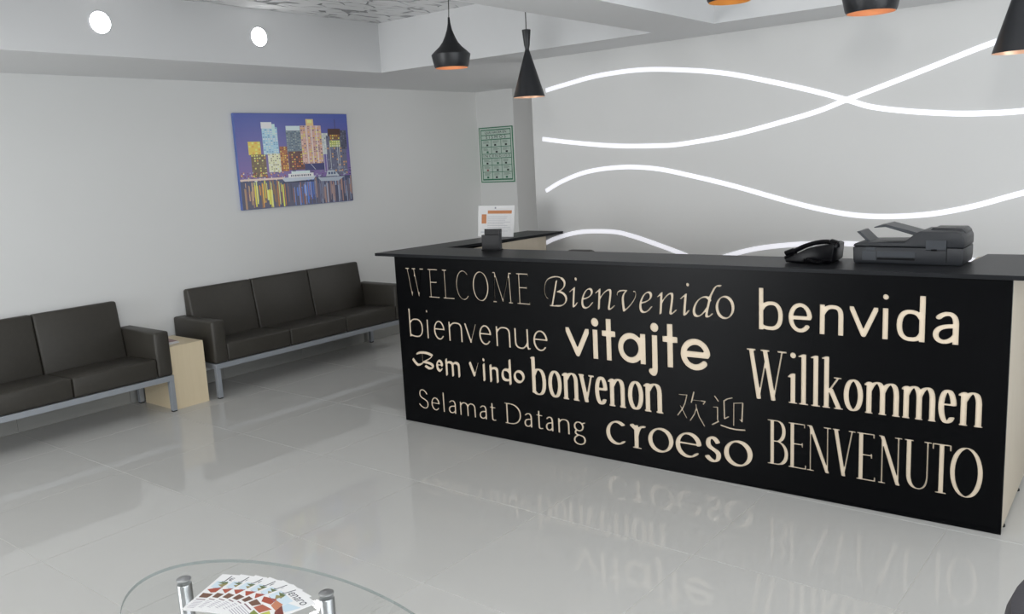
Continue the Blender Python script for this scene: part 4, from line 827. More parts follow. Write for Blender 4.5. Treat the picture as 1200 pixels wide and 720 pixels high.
E|27893,1345,19,-6,750,0,20,7,15,19,1,160,-7,20,-29,14,-20,-5,-14,-19,-6,-124,-465,4,0,1070,315,3,4,-73,16,-28,20,-6,20,7,14,17,2,20,-1,170,-25,26,-20,0,-20,-14,-10,-47,-290,-1,-25,6,1,900,404,1,5,-121,15,-22,30,-4,20,15,6,21,0,150,-9,20,-17,11,-700,1,-20,-6,-13,-16,-2,-20,15,-23,70,-6,5,-11,1,-2040,-76,-11,-16,-29
N|28816,1345,19,-6,250,1,20,12,9,23,-7,20,-12,11,-100,5,-7,14,0,1570,7,62,526,-1682,24,-23,70,-13,60,9,32,17,2,20,-54,172,-3,28,0,1870,3,11,80,0,22,9,12,30,-9,20,-15,10,-270,2,-20,-11,-9,-21,4,-20,15,-15,110,-4,5,-11,0,-1590,-5,-52,-529,1692,-23,20,-68,12,-130,-1,-23,-21,-2,-20,15,-23,53,-7,48,-160,0,-1890,-101,-11,-16,-29
U|30336,1345,130,-2,81,22,56,30,63,56,34,44,47,90,24,70,26,120,15,160,1,1520,3,11,90,1,17,8,11,20,-2,20,-26,22,-250,0,-27,-12,-9,-20,6,-23,20,-15,90,-1,5,-11,0,-1440,-7,-160,-35,-190,-36,-90,-27,-46,-50,-57,-57,-37,-43,-15,-70,-9,-40,7,-50,25,-48,42,-32,40,-44,80,-23,60,-38,190,-8,160,0,1450,73,5,16,15,1,30,-17,18,-20,4,-300,0,-20,-6,-13,-16,-2,-20,15,-23,75,-7,2,-10,0,-1440,8,-160,23,-140,21,-70,38,-90,62,-90,44,-40,67,-42,60,-23
T|31114,1345,22,-6,370,0,21,6,15,20,-4,30,-22,15,-100,5,0,2050,201,0,2,-180,17,-26,30,-4,20,16,5,24,0,210,-9,20,-16,11,-680,1,-20,-6,-13,-16,-3,-230,10,-20,16,-10,30,4,16,26,2,180,192,1,9,-1,1,-10,0,-2040,-110,-9,-13,-11,-6,-20
O|32203,1345,55,-5,80,5,100,27,49,23,58,40,53,50,49,60,74,120,36,80,61,180,41,200,20,210,0,210,-8,110,-29,190,-52,200,-66,160,-87,140,-97,100,-52,35,-70,32,-80,20,-80,4,-120,-17,-64,-24,-52,-30,-54,-42,-50,-52,-86,-126,-73,-160,-54,-180,-36,-200,-16,-210,6,-220,24,-200,48,-200,63,-170,78,-140,94,-110,50,-40,62,-35,67,-25;32258,1413,-70,33,-90,82,-80,117,-69,150,-54,180,-23,110,-24,200,-5,200,15,210,17,110,42,180,63,170,71,130,53,70,84,76,45,24,35,10,70,-29,83,-71,75,-100,76,-150,57,-170,39,-190,14,-110,10,-210,-11,-210,-28,-190,-26,-110,-58,-170,-70,-140,-83,-110,-86,-70,-42,-19
欢|20582,2670,21,-7,31,7,19,20,0,29,-280,451,-124,400,-23,30,-13,160,-20,19,-30,-3,-23,-26,14,-190,-97,-300,-239,-370,-5,-20,10,-16,20,-7,20,3,22,20,238,367,70,209,99,-316;19635,2960,28,-4,20,10,11,14,3,20,-228,410,152,320,111,460,-19,19,-20,2,-30,-11,-410,-25,-20,-13,-5,-12,5,-15,20,-8,380,22,9,-9,-105,-410,-114,-243,-70,111,-30,3,-29,-21,0,-30,82,-140,-235,-330,-8,-30,10,-15,20,-8,20,2,20,13,210,291,10,-3,200,-360;20531,3790,32,-9,31,19,112,160,3,30,-16,13,-210,2,-50,-19,-415,-6,101,400,-6,20,-20,13,-30,1,-27,-14,-13,-20,-141,-540,1,-30,20,-17,20,-3,20,4,23,16,37,122,10,9,430,9,20,-10,140,0,-79,-120,0,-20
迎|22161,2728,86,-5,450,40,30,19,13,26,-10,30,-23,12,-450,-37,-330,23,-430,83,-40,-10,-25,-31,5,-30,30,-19,430,-83;20989,2808,18,-8,30,8,300,187,40,11,21,22,-1,28,-47,82,6,620,-5,20,-14,11,-20,4,-230,-23,-23,-22,7,-20,16,-6,170,13,10,-4,-5,-613,36,-70,-303,-190,-17,-30;22115,2928,22,-1,20,11,14,30,15,1090,362,60,-41,-815,-50,25,-27,-10,-12,-20,7,-20,72,-62,20,-35,40,-7,30,16,13,28,46,920,-3,20,-16,16,-30,5,-420,-71,-30,3,-20,-7,-15,-16,-20,-1130,7,-20;21653,3198,41,10,203,135,18,25,-8,19,-10,6,-30,-3,-140,-91,-12,-1,-21,820,5,10,138,97,250,87,19,26,-6,20,-13,8,-30,-1,-253,-87,-147,-104,-40,-16,-17,-20,19,-910,11,-20;21327,4048,30,1,20,11,17,28,-3,20,-174,223,-30,15,-34,-8,-25,-30,7,-30,172,-220
"""
glyphs = []
for ln in GL.strip('\n').split('\n'):
    ch, rest = ln.split('|')
    loops = []
    for s in rest.split(';'):
        v = [int(t) for t in s.split(',')]
        x, y = v[0], v[1]
        P = [(x * 1e-4, y * 1e-4)]
        for i in range(2, len(v), 2):
            x += v[i]
            y += v[i + 1]
            P.append((x * 1e-4, y * 1e-4))
        if len(P) > 2:
            loops.append(P)
    glyphs.append((ch, loops))


def inside(P, x, y):
    c = False
    n = len(P)
    for i in range(n):
        ax, ay = P[i]
        bx, by = P[(i + 1) % n]
        if (ay > y) != (by > y) and x < (bx - ax) * (y - ay) / (by - ay) + ax:
            c = not c
    return c


def cdt(loops):
    verts, edges = [], []
    for P in loops:
        s = len(verts)
        verts += [Vector(p) for p in P]
        n = len(P)
        edges += [(s + i, s + (i + 1) % n) for i in range(n)]
    vo, eo, fo, _, _, _ = delaunay_2d_cdt(verts, edges, [], 0, 1e-7)
    return vo, fo


CUT = 0.007
TH = 0.018
# black front board: the words are routed right through its face
all_loops = [P for _, ls in glyphs for P in ls]
boxes = [(min(p[0] for p in P), max(p[0] for p in P), min(p[1] for p in P), max(p[1] for p in P)) for P in all_loops]
Z0 = 0.0015
vo, fo = cdt([[(0, Z0), (L, Z0), (L, H), (0, H)]] + all_loops)
bm = bmesh.new()
bv = [bm.verts.new((v.x, 0, v.y)) for v in vo]
for f in fo:
    cx = sum(vo[i].x for i in f) / len(f)
    cy = sum(vo[i].y for i in f) / len(f)
    n = 0
    for P, b in zip(all_loops, boxes):
        if b[0] < cx < b[1] and b[2] < cy < b[3] and inside(P, cx, cy):
            n += 1
    if n % 2 == 0:
        try:
            ff = bm.faces.new([bv[i] for i in f])
            if ff.normal.length == 0:
                ff.normal_update()
            if ff.normal.y > 0:
                ff.normal_flip()
        except ValueError:
            pass
for v in [v for v in bm.verts if not v.link_faces]:
    bm.verts.remove(v)
# walls of the cuts
for P in all_loops:
    a = [bm.verts.new((x, 0.0, z)) for x, z in P]
    b = [bm.verts.new((x, CUT + 0.002, z)) for x, z in P]
    n = len(P)
    for i in range(n):
        f = bm.faces.new((a[i], a[(i + 1) % n], b[(i + 1) % n], b[i]))
        f.material_index = 1
# back and edges of the board
c4 = [(0, Z0), (L, Z0), (L, H), (0, H)]
a = [bm.verts.new((x, 0, z)) for x, z in c4]
b = [bm.verts.new((x, TH, z)) for x, z in c4]
for i in range(4):
    bm.faces.new((a[i], b[i], b[(i + 1) % 4], a[(i + 1) % 4]))
bm.faces.new(b)
front = link('front_panel', bm, [M['black_lam'], M['cut']], desk)
front['label'] = 'black front board with cut-out words'
for ch, loops in glyphs:
    vo, fo = cdt(loops)
    bs = [(min(p[0] for p in P), max(p[0] for p in P), min(p[1] for p in P), max(p[1] for p in P)) for P in loops]
    bm = bmesh.new()
    keep = []
    for f in fo:
        cx = sum(vo[i].x for i in f) / len(f)
        cy = sum(vo[i].y for i in f) / len(f)
        n = sum(1 for P, b in zip(loops, bs) if b[0] < cx < b[1] and b[2] < cy < b[3] and inside(P, cx, cy))
        if n % 2:
            keep.append(f)
    used = sorted({i for f in keep for i in f})
    fv = {i: bm.verts.new((vo[i].x, CUT, vo[i].y)) for i in used}
    kv = {i: bm.verts.new((vo[i].x, CUT + 0.003, vo[i].y)) for i in used}
    fs = []
    cnt = {}
    for f in keep:
        try:
            bm.faces.new([fv[i] for i in f])
            bm.faces.new([kv[i] for i in reversed(f)])
        except ValueError:
            continue
        for k in range(len(f)):
            e = (f[k], f[(k + 1) % len(f)])
            cnt[e] = 1
    for (i, j) in cnt:
        if (j, i) not in cnt:
            bm.faces.new((fv[j], fv[i], kv[i], kv[j]))
    bmesh.ops.recalc_face_normals(bm, faces=bm.faces[:])
    link('letter', bm, M['beige'], front)

mbox('side_panel', M['beige_panel'], desk, L - 0.018, TH, 0.018, L, 0.72, H)
for v in (0.10, 0.55):
    bm = bmesh.new()
    lathe(bm, [(0.0, 0.0), (0.016, 0.0), (0.016, 0.008), (0.008, 0.010), (0.008, 0.019), (0.0, 0.019)], 16)
    link('foot', bm, M['rubber'], desk, True, (L - 0.012, v, 0))
mbox('left_panel', M['black_lam'], desk, 0.0, TH, 0.0, 0.018, 1.44, H)
mbox('backing_board', M['beige_panel'], desk, 0.02, 0.040, 0.0, L - 0.02, 0.058, H)
mbox('arm_panel', M['beige_panel'], desk, 0.215, 0.058, 0.0, 0.233, 1.33, H - 0.001)
mbox('arm_end_panel', M['beige_panel'], desk, 0.018, 1.312, 0.0, 0.215, 1.33, H - 0.001)
mbox('inner_side_panel', M['beige_panel'], desk, 3.13, 0.058, 0.0, 3.148, 0.72, H - 0.001)
mbox('work_surface', M['beige_panel'], desk, 0.234, 0.060, 0.72, 3.128, 0.66, 0.745)
mbox('work_leg', M['beige_panel'], desk, 1.66, 0.10, 0.0, 1.678, 0.62, 0.72)
# counter top, U-shaped
ct = [(-0.165, -0.006), (L + 0.16, -0.006), (L + 0.16, 0.695), (3.175, 0.675), (3.155, 0.375), (0.115, 0.365), (0.285, 1.482), (-0.045, 1.49)]
bm = bmesh.new()
fs = prism(bm, ct, H, H + 0.0185)
bmesh.ops.bevel(bm, geom=[e for e in bm.edges], offset=0.0012, segments=1, affect='EDGES')
link('counter_top', bm, M['top_lam'], desk)

TOPZ = H + 0.0187
# ------------------------------------------------------------------ card holder, sheet on the counter
t = thing('card_holder', 'small black upright card holder near the left corner of the counter', 'card holder', (0.535, 0.315, TOPZ), math.radians(14))
mbox('base', M['plastic_dk'], t, -0.062, -0.022, 0, 0.062, 0.030, 0.006, bev=0.001)
bm = bmesh.new()
box(bm, -0.060, 0.016, 0.006, 0.056, 0.022, 0.128, bev=0.001)
bmesh.ops.rotate(bm, verts=bm.verts, cent=(0, 0.02, 0.006), matrix=Matrix.Rotation(math.radians(-6), 3, 'X'))
link('back_plate', bm, M['plastic_dk'], t)
bm = bmesh.new()
box(bm, -0.060, -0.016, 0.006, 0.060, -0.011, 0.094, bev=0.001)
link('front_pocket', bm, M['plastic_dk'], t)
mbox('side_wall', M['plastic'], t, 0.056, -0.016, 0.006, 0.061, 0.018, 0.118, bev=0.001)
mbox('side_wall', M['plastic'], t, -0.061, -0.011, 0.006, -0.056, 0.016, 0.094, bev=0.001)

t = thing('display_sheet', 'white landscape sheet with orange bars standing on the left arm of the counter', 'sign', (-0.035, 1.04, TOPZ), math.radians(3))
SW, SH = 0.315, 0.222
TM = Matrix.Rotation(math.radians(-8), 3, 'X')
bm = bmesh.new()
box(bm, -SW / 2, -0.0015, 0.0, SW / 2, 0.0015, SH)
for v in bm.verts:
    v.co.x *= 1 + 0.03 * (v.co.z / SH)
bmesh.ops.rotate(bm, verts=bm.verts, matrix=TM)
link('sheet', bm, M['paper'], t)
bm = bmesh.new()
box(bm, -0.05, 0.003, 0.0, 0.05, 0.062, 0.003)
link('stand', bm, M['acrylic'], t)
polys = [(R(0.27, 0.74, 0.93, 0.845), (206, 138, 92)), (R(0.10, 0.42, 0.235, 0.72), (206, 138, 92)), (R(0.46, 0.90, 0.50, 0.955), (150, 150, 160))]
rn = random.Random(9)
for r in range(9):
    polys.append((R(0.27, 0.64 - r * 0.058, 0.27 + rn.uniform(0.45, 0.66), 0.652 - r * 0.058), (186, 186, 192)))
for c in range(5):
    polys.append((R(0.27 + c * 0.16, 0.14, 0.273 + c * 0.16, 0.70), (206, 206, 210)))
polys.append((R(0.08, 0.12, 0.22, 0.16), (200, 200, 206)))


def sheet_frame(u, v, k):
    p = TM @ Vector(((u - 0.5) * SW * (1 + 0.03 * v), -0.0017 - 0.000004 * k, v * SH))
    return tuple(p)


print_mesh('printed_form', polys, t, sheet_frame)

# ------------------------------------------------------------------ telephone
ph = thing('desk_telephone', 'black office telephone with its handset on, on the counter beside the printer', 'telephone', (2.515, 0.300, TOPZ), math.radians(2))
bm = bmesh.new()
profile_y(bm, [(-0.108, 0.004), (0.085, 0.0), (0.105, 0.012), (0.112, 0.085), (0.095, 0.092), (-0.01, 0.070), (-0.112, 0.018)], -0.085, 0.085, bev=0.004)
link('base', bm, M['plastic_dk'], ph, True)
bm = bmesh.new()
C = spline([(-0.112, -0.055, 0.028), (-0.07, -0.055, 0.050), (-0.02, -0.055, 0.082), (0.04, -0.055, 0.104), (0.085, -0.055, 0.106), (0.118, -0.055, 0.094)], 8)
tube(bm, C, [0.020 if (i < 8 or i > 32) else 0.014 for i in range(len(C))], 14)
bmesh.ops.scale(bm, vec=(1, 1.35, 0.75), space=Matrix.Translation((0, 0.055, -0.08)), verts=bm.verts)
hs = link('handset', bm, M['plastic_dk'], ph, True)
bm = bmesh.new()
lathe(bm, [(0, 0), (0.026, 0), (0.029, 0.010), (0.026, 0.024), (0, 0.026)], 20)
bmesh.ops.rotate(bm, verts=bm.verts, matrix=Matrix.Rotation(math.radians(-14), 3, 'Y'))
bmesh.ops.translate(bm, verts=bm.verts, vec=(0.105, -0.055, 0.070))
link('earpiece', bm, M['plastic_dk'], hs, True)
bm = bmesh.new()
lathe(bm, [(0, 0), (0.022, 0), (0.025, 0.008), (0.02, 0.016), (0, 0.018)], 20)
bmesh.ops.rotate(bm, verts=bm.verts, matrix=Matrix.Rotation(math.radians(-24), 3, 'Y'))
bmesh.ops.translate(bm, verts=bm.verts, vec=(-0.098, -0.055, 0.022))
link('mouthpiece', bm, M['plastic_dk'], hs, True)
for i in range(4):
    for j in range(4):
        x = -0.07 + i * 0.026
        z = 0.022 + (x + 0.112) * 0.3575 + 0.004
        bm = bmesh.new()
        box(bm, x, 0.0 + j * 0.019, z - 0.004, x + 0.017, 0.013 + j * 0.019, z + 0.002, bev=0.001)
        bmesh.ops.rotate(bm, verts=bm.verts, cent=(x, 0, z), matrix=Matrix.Rotation(math.radians(-19.6), 3, 'Y'))
        link('key', bm, M['plastic_md'], ph)
bm = bmesh.new()
C = []
for i in range(150):
    a = i / 149
    px, py, pz = -0.02 + 0.125 * a, -0.098 - 0.012 * math.sin(a * PI), 0.0165 + 0.006 * math.sin(a * 9)
    C.append((px, py + 0.007 * math.cos(a * 110), pz + 0.0068 * math.sin(a * 110)))
tube(bm, C, 0.0022, 5)
link('coiled_cord', bm, M['plastic_dk'], ph, True)

# ------------------------------------------------------------------ printer
pr = thing('office_printer', 'charcoal multifunction printer with raised paper tray on the right of the counter', 'printer', (2.915, 0.305, TOPZ), math.radians(1.0))
bm = bmesh.new()
profile_y(bm, [(-0.222, 0.0), (0.222, 0.0), (0.226, 0.030), (0.226, 0.075), (-0.228, 0.075), (-0.226, 0.020)], 0.0, 0.225, bev=0.006)
link('lower_body', bm, M['plastic'], pr, True)
bm = bmesh.new()
profile_y(bm, [(-0.228, 0.0765), (0.227, 0.0765), (0.227, 0.118), (0.216, 0.138), (0.195, 0.145), (0.052, 0.146), (0.036, 0.138), (-0.010, 0.098), (-0.200, 0.094), (-0.222, 0.088)], 0.0, 0.225, bev=0.005)
link('upper_body', bm, M['plastic'], pr, True)
bm = bmesh.new()
profile_y(bm, [(0.075, 0.142), (0.088, 0.153), (0.205, 0.153), (0.220, 0.138), (0.220, 0.12), (0.08, 0.12)], 0.07, 0.222, bev=0.004)
link('feeder_cover', bm, M['plastic'], pr, True)
mbox('feeder_slot', M['plastic_dk'], pr, 0.085, 0.085, 0.1525, 0.175, 0.135, 0.1545)
bm = bmesh.new()
profile_y(bm, [(0.040, 0.118), (0.046, 0.132), (-0.100, 0.172), (-0.150, 0.160), (-0.148, 0.156), (-0.100, 0.160)], 0.045, 0.200, bev=0.002, seg=1)
link('feeder_tray', bm, M['plastic_md'], pr)
bm = bmesh.new()
profile_y(bm, [(-0.180, 0.094), (-0.165, 0.094), (-0.212, 0.140), (-0.226, 0.138)], 0.05, 0.19, bev=0.002, seg=1)
link('output_tray', bm, M['plastic_md'], pr)
mbox('side_hatch', M['plastic_md'], pr, 0.078, -0.0020, 0.066, 0.160, 0.004, 0.108, bev=0.0008)
bm = bmesh.new()
box(bm, 0.1605, -0.0018, 0.012, 0.1625, 0.003, 0.108)
box(bm, 0.078, -0.0018, 0.0635, 0.162, 0.003, 0.0655)
box(bm, 0.100, -0.0030, 0.062, 0.124, 0.003, 0.070)
link('hatch_gap', bm, M['plastic_dk'], pr)
mbox('latch', M['plastic_md'], pr, -0.172, -0.0018, 0.058, -0.130, 0.004, 0.074, bev=0.0008)
mbox('lower_cover', M['plastic_md'], pr, -0.186, -0.0016, 0.014, -0.126, 0.004, 0.056, bev=0.0008)
mbox('paper_cassette', M['plastic_md'], pr, -0.122, -0.0022, 0.030, 0.036, 0.004, 0.056, bev=0.001)
mbox('cassette_grip', M['plastic_dk'], pr, -0.122, -0.0012, 0.018, 0.036, 0.004, 0.027)
bm = bmesh.new()
for x in (-0.19, 0.19):
    for y in (0.03, 0.13):
        box(bm, x - 0.01, y - 0.01, -0.0003, x + 0.01, y + 0.01, 0.002)
link('feet', bm, M['rubber'], pr)


# ------------------------------------------------------------------ pendants
def pendant(kind, x, y, zb, s, lab, inner):
    t = thing('pendant_lamp', lab, 'lamp', (x, y, zb), 0, 'black pendant lamps over the counter')
    if kind == 'wide':
        out = [(0.100, 0.0), (0.106, 0.010), (0.120, 0.075), (0.120, 0.080), (0.108, 0.092), (0.070, 0.126), (0.047, 0.155), (0.030, 0.190), (0.017, 0.225), (0.009, 0.262), (0.006, 0.300)]
    else:
        out = [(0.095, 0.0), (0.093, 0.008), (0.020, 0.248), (0.0125, 0.272), (0.0125, 0.282), (0.017, 0.300), (0.026, 0.384), (0.0255, 0.388), (0.010, 0.388)]
    out = [(r * s, z * s) for r, z in out]
    body = out if kind == 'wide' else out[:-1]
    bm = bmesh.new()
    lathe(bm, body + [(0.004, out[-1][1] - 0.001)], 48)
    link('shade', bm, M['shade_out'], t, True)
    inn = [(max(r - 0.0016, 0.003), z + (0.0 if i == 0 else 0.0004)) for i, (r, z) in enumerate(out[:(6 if kind == 'wide' else 3)])]
    bm = bmesh.new()
    lathe(bm, [out[0]] + inn + [(0.0, inn[-1][1])], 48)
    for f in bm.faces:
        f.normal_flip()
    link('inner_lining', bm, M[inner], t, True)
    bz = (0.066 if kind == 'wide' else 0.10) * s
    bm = bmesh.new()
    lathe(bm, [(0, -0.026), (0.014, -0.022), (0.024, -0.006), (0.024, 0.008), (0.014, 0.026), (0.0, 0.030)], 20)
    link('bulb', bm, M['bulb'], t, True, (0, 0, bz))
    bm = bmesh.new()
    lathe(bm, [(0.013, 0.026), (0.013, 0.05), (0.0, 0.05)], 16)
    link('lamp_holder', bm, M['plastic_dk'], t, True, (0, 0, bz))
    top = out[-1][1]
    zc = ZT - 0.001 - zb
    bm = bmesh.new()
    w = 0.006 if kind == 'wide' else 0.0
    C = [(w * math.sin(3.4 * k / 10), 0, top - 0.004 + (zc - top) * k / 10) for k in range(11)]
    tube(bm, C, 0.0028, 8)
    link('cord', bm, M['cable'], t, True)
    bm = bmesh.new()
    lathe(bm, [(0, -0.024), (0.020, -0.024), (0.045, -0.010), (0.048, 0.0), (0, 0)], 24)
    link('ceiling_rose', bm, M['shade_out'], t, True, (C[-1][0], 0, zc))
    # the lamp's own warm light
    d = bpy.data.lights.new('bulb_light', 'POINT')
    d.energy = 0.16
    d.color = (1.0, 0.72, 0.45)
    d.shadow_soft_size = 0.03
    lo = bpy.data.objects.new('bulb_light', d)
    COL.objects.link(lo)
    lo.location = (0, 0, bz - 0.04)
    lo.parent = t
    return t


pendant('wide', 0.352, 0.25, 2.178, 0.97, 'wide black bell-shaped pendant lamp, leftmost of the row', 'copper')
pendant('tall', 0.885, 0.30, 1.965, 0.95, 'tall narrow black cone pendant lamp between the left wide lamp and the wave lights', 'copper')
pendant('wide', 2.137, 0.22, 2.293, 0.97, 'pendant lamp of which only a sliver of yellow rim shows at the top edge', 'brass')
pendant('wide', 2.770, 0.22, 2.156, 0.98, 'wide black pendant lamp with copper rim, cut by the top edge above the crossing strips', 'copper')
pendant('tall', 3.325, 0.22, 1.932, 1.0, 'tall black cone pendant lamp cut off by the right edge of the photo', 'copper')


# ------------------------------------------------------------------ sofas
def sofa(name, label, y0, seats, sw=0.571, aw=0.108, group=None):
    """front at x = -1.60, back towards the left wall; y0 = outer left end"""
    Ltot = 2 * aw + seats * sw
    t = thing(name, label, 'sofa', (-1.60, y0, 0), 0, group)
    U = M['upholstery']

    def cushion(nm, pts_x, ya, yb, bev=0.018):
        bm = bmesh.new()
        profile_y(bm, pts_x, ya, yb, bev=bev, seg=3)
        return link(nm, bm, U, t, True)
    for nm, a in (('arm', 0.0), ('arm', Ltot - aw)):
        bm = bmesh.new()
        box(bm, -0.515, a, 0.262, 0.0, a + aw, 0.575, bev=0.016, seg=3)
        link(nm, bm, U, t, True)
    for k in range(seats):
        ya = aw + k * sw
        cushion('seat_cushion', [(-0.388, 0.262), (-0.006, 0.262), (-0.004, 0.395), (-0.388, 0.378)], ya + 0.0015, ya + sw - 0.0015, 0.014)
        cushion('back_cushion', [(-0.395, 0.355), (-0.462, 0.772), (-0.522, 0.768), (-0.522, 0.355)], ya + 0.0015, ya + sw - 0.0015, 0.016)
    # steel frame
    G = M['grey_metal']
    bm = bmesh.new()
    box(bm, -0.035, 0.0, 0.222, 0.0, Ltot, 0.260, bev=0.001)
    box(bm, -0.480, 0.0, 0.222, -0.445, Ltot, 0.260, bev=0.001)
    box(bm, -0.445, 0.0, 0.222, -0.035, 0.035, 0.260, bev=0.001)
    box(bm, -0.445, Ltot - 0.035, 0.222, -0.035, Ltot, 0.260, bev=0.001)
    for k in range(1, seats):
        y = aw + k * sw
        box(bm, -0.445, y - 0.015, 0.232, -0.035, y + 0.015, 0.260)
    link('frame', bm, G, t)
    for x in (-0.034, -0.479):
        for y in (0.001, Ltot - 0.034):
            bm = bmesh.new()
            box(bm, x, y, 0.008, x + 0.033, y + 0.033, 0.2215, bev=0.001)
            lg = link('leg', bm, G, t)
            mbox('foot_cap', M['rubber'], lg, x + 0.002, y + 0.002, 0.0, x + 0.031, y + 0.031, 0.008)
    return t


sofa('three_seat_sofa', 'black three-seat sofa at the left edge of the photo, left of the side table', -0.657 - 1.929, 3, group='black sofas along the left wall')
sofa('three_seat_sofa', 'black three-seat sofa between the side table and the reception desk', -0.325, 3, group='black sofas along the left wall')

# ------------------------------------------------------------------ side table between the sofas
st = thing('side_table', 'pale maple box side table between the two black sofas', 'table', (-1.635, -0.388, 0))
mbox('front_panel', M['maple'], st, -0.018, -0.266, 0.0, 0.0, 0.0, 0.436)
mbox('side_panel', M['maple'], st, -0.40, -0.266, 0.0, -0.018, -0.248, 0.436)
mbox('side_panel', M['maple'], st, -0.40, -0.018, 0.0, -0.018, 0.0, 0.436)
mbox('table_top', M['maple'], st, -0.40, -0.266, 0.436, 0.0, 0.0, 0.452, bev=0.001)
for k, (dz, c, lab, a) in enumerate(((0.0, (196, 200, 210), 'white booklet at the bottom of the stack on the side table', 8),
                                     (0.006, (60, 62, 84), 'dark blue booklet in the middle of the stack on the side table', 2),
                                     (0.012, (150, 116, 116), 'dusty pink booklet on top of the stack on the side table', -6))):
    b = thing('booklet', lab, 'booklet', (-1.80, -0.585, 0.4525 + dz), math.radians(a), 'booklets on the side table')
    bm = bmesh.new()
    box(bm, -0.085, -0.055, 0.0004, 0.085, 0.055, 0.005)
    link('pages', bm, M['paper'], b)
    bm = bmesh.new()
    box(bm, -0.086, -0.056, 0.005, 0.086, 0.056, 0.0056)
    box(bm, -0.086, -0.056, 0.0, 0.086, 0.056, 0.0004)
    link('cover', bm, pmat(c), b)

# ------------------------------------------------------------------ glass coffee table
GZ = 0.442
gt = thing('glass_coffee_table', 'oval glass coffee table with steel legs at the bottom of the photo', 'table', (2.098, -2.502, 0))
bm = bmesh.new()
N = 128
fs = prism(bm, [(0.60 * math.cos(2 * PI * i / N), 0.288 * math.sin(2 * PI * i / N)) for i in range(N)], GZ - 0.010, GZ)
bmesh.ops.bevel(bm, geom=[e for f in fs[:2] for e in f.edges], offset=0.0012, segments=1, affect='EDGES')
bm.normal_update()
for f in bm.faces:
    if abs(f.normal.z) < 0.9:
        f.material_index = 1
link('glass_top', bm, [M['glass'], M['glass_edge']], gt)
for x, y in ((-0.475, 0.017), (-0.045, 0.200), (0.475, -0.017), (0.045, -0.215)):
    bm = bmesh.new()
    lathe(bm, [(0.0, 0.006), (0.020, 0.006), (0.0215, 0.0045), (0.0215, GZ - 0.0125), (0.020, GZ - 0.0105), (0.0, GZ - 0.0105)], 32)
    lg = link('leg', bm, M['steel'], gt, True, (x, y, 0))
    bm = bmesh.new()
    lathe(bm, [(0.0, 0.0), (0.020, 0.0), (0.0215, 0.0015), (0.0215, 0.004), (0.019, 0.0055), (0.0, 0.006)], 32)
    cp = link('cap', bm, M['steel'], lg, True, (0, 0, GZ + 0.0004))
    bm = bmesh.new()
    lathe(bm, [(0.0, 0.0), (0.024, 0.0), (0.024, 0.006), (0.0, 0.006)], 24)
    link('foot_pad', bm, M['rubber'], lg, True)


def leaflet(i, n, x, y, ang, lab):
    """x, y: top-left corner; ang: direction of the top edge"""
    z = GZ + 0.0009 + 0.0016 * i
    t = thing('leaflet', lab, 'leaflet', (x, y, z), ang, 'fanned leaflets on the glass table')
    W, HH = 0.148, 0.208
    mbox('sheet', M['paper'], t, 0, -HH, 0, W, 0, 0.0010)
    polys = []
    rn = random.Random(20)
    P = lambda pts, c: polys.append(([(px * W, -py * HH) for px, py in pts][::-1], c))
    P(R(0.06, 0.20, 0.62, 0.38), (206, 222, 232))
    P([(0.10, 0.24), (0.30, 0.20), (0.36, 0.30)], (96, 112, 66))
    P([(0.16, 0.30), (0.34, 0.24), (0.30, 0.36)], (150, 140, 90))
    P([(0.62, 0.28), (0.95, 0.20), (0.90, 0.40), (0.66, 0.42)], (196, 216, 228))
    P([(0.05, 0.44), (0.34, 0.34), (0.44, 0.46), (0.20, 0.52)], (168, 78, 58))
    P([(0.36, 0.36), (0.60, 0.34), (0.72, 0.48), (0.47, 0.47)], (196, 128, 96))
    P([(0.62, 0.36), (0.95, 0.44), (0.92, 0.56), (0.74, 0.50)], (122, 60, 50))
    P([(0.05, 0.54), (0.30, 0.55), (0.24, 0.66), (0.06, 0.66)], (112, 78, 62))
    P([(0.32, 0.54), (0.62, 0.50), (0.58, 0.66), (0.30, 0.66)], (174, 96, 74))
    P([(0.64, 0.54), (0.95, 0.60), (0.90, 0.72), (0.62, 0.66)], (186, 190, 80))
    P([(0.40, 0.68), (0.60, 0.68), (0.88, 0.74), (0.50, 0.80)], (128, 142, 66))
    P(R(0.05, 0.70, 0.36, 0.72), (130, 100, 110))
    for r in range(6):
        P(R(0.06, 0.76 + r * 0.032, 0.06 + rn.uniform(0.35, 0.75), 0.768 + r * 0.032), (150, 140, 160))
    for r in range(4):
        P(R(0.12, 0.385 + r * 0.0, 0.40, 0.392), (120, 120, 150))
    print_mesh('printed_cover', polys, t, lambda u, v, k: (u, v, 0.00104 + 0.000002 * k), 0.35)
    text_mesh('lettering', 'Jenaro', 0.040, pmat((44, 46, 60)), t,
              Matrix.Translation((0.080, -0.024, 0.00112)), shear=0.15)
    return t


TL = [(1.705, -2.407), (1.757, -2.379), (1.803, -2.359), (1.853, -2.345), (1.905, -2.337), (1.955, -2.338)]
order = ['lowest leaflet at the left end of the fan on the glass table', 'second leaflet from the left in the fan on the glass table',
         'third leaflet from the left in the fan on the glass table', 'third leaflet from the right in the fan on the glass table',
         'second leaflet from the right in the fan on the glass table', 'topmost leaflet at the right end of the fan, cover fully showing']
for i in range(6):
    leaflet(i, 6, TL[i][0] - 0.013, TL[i][1] + 0.008, math.radians(25 - 7.6 * i), 'white ' + order[i])

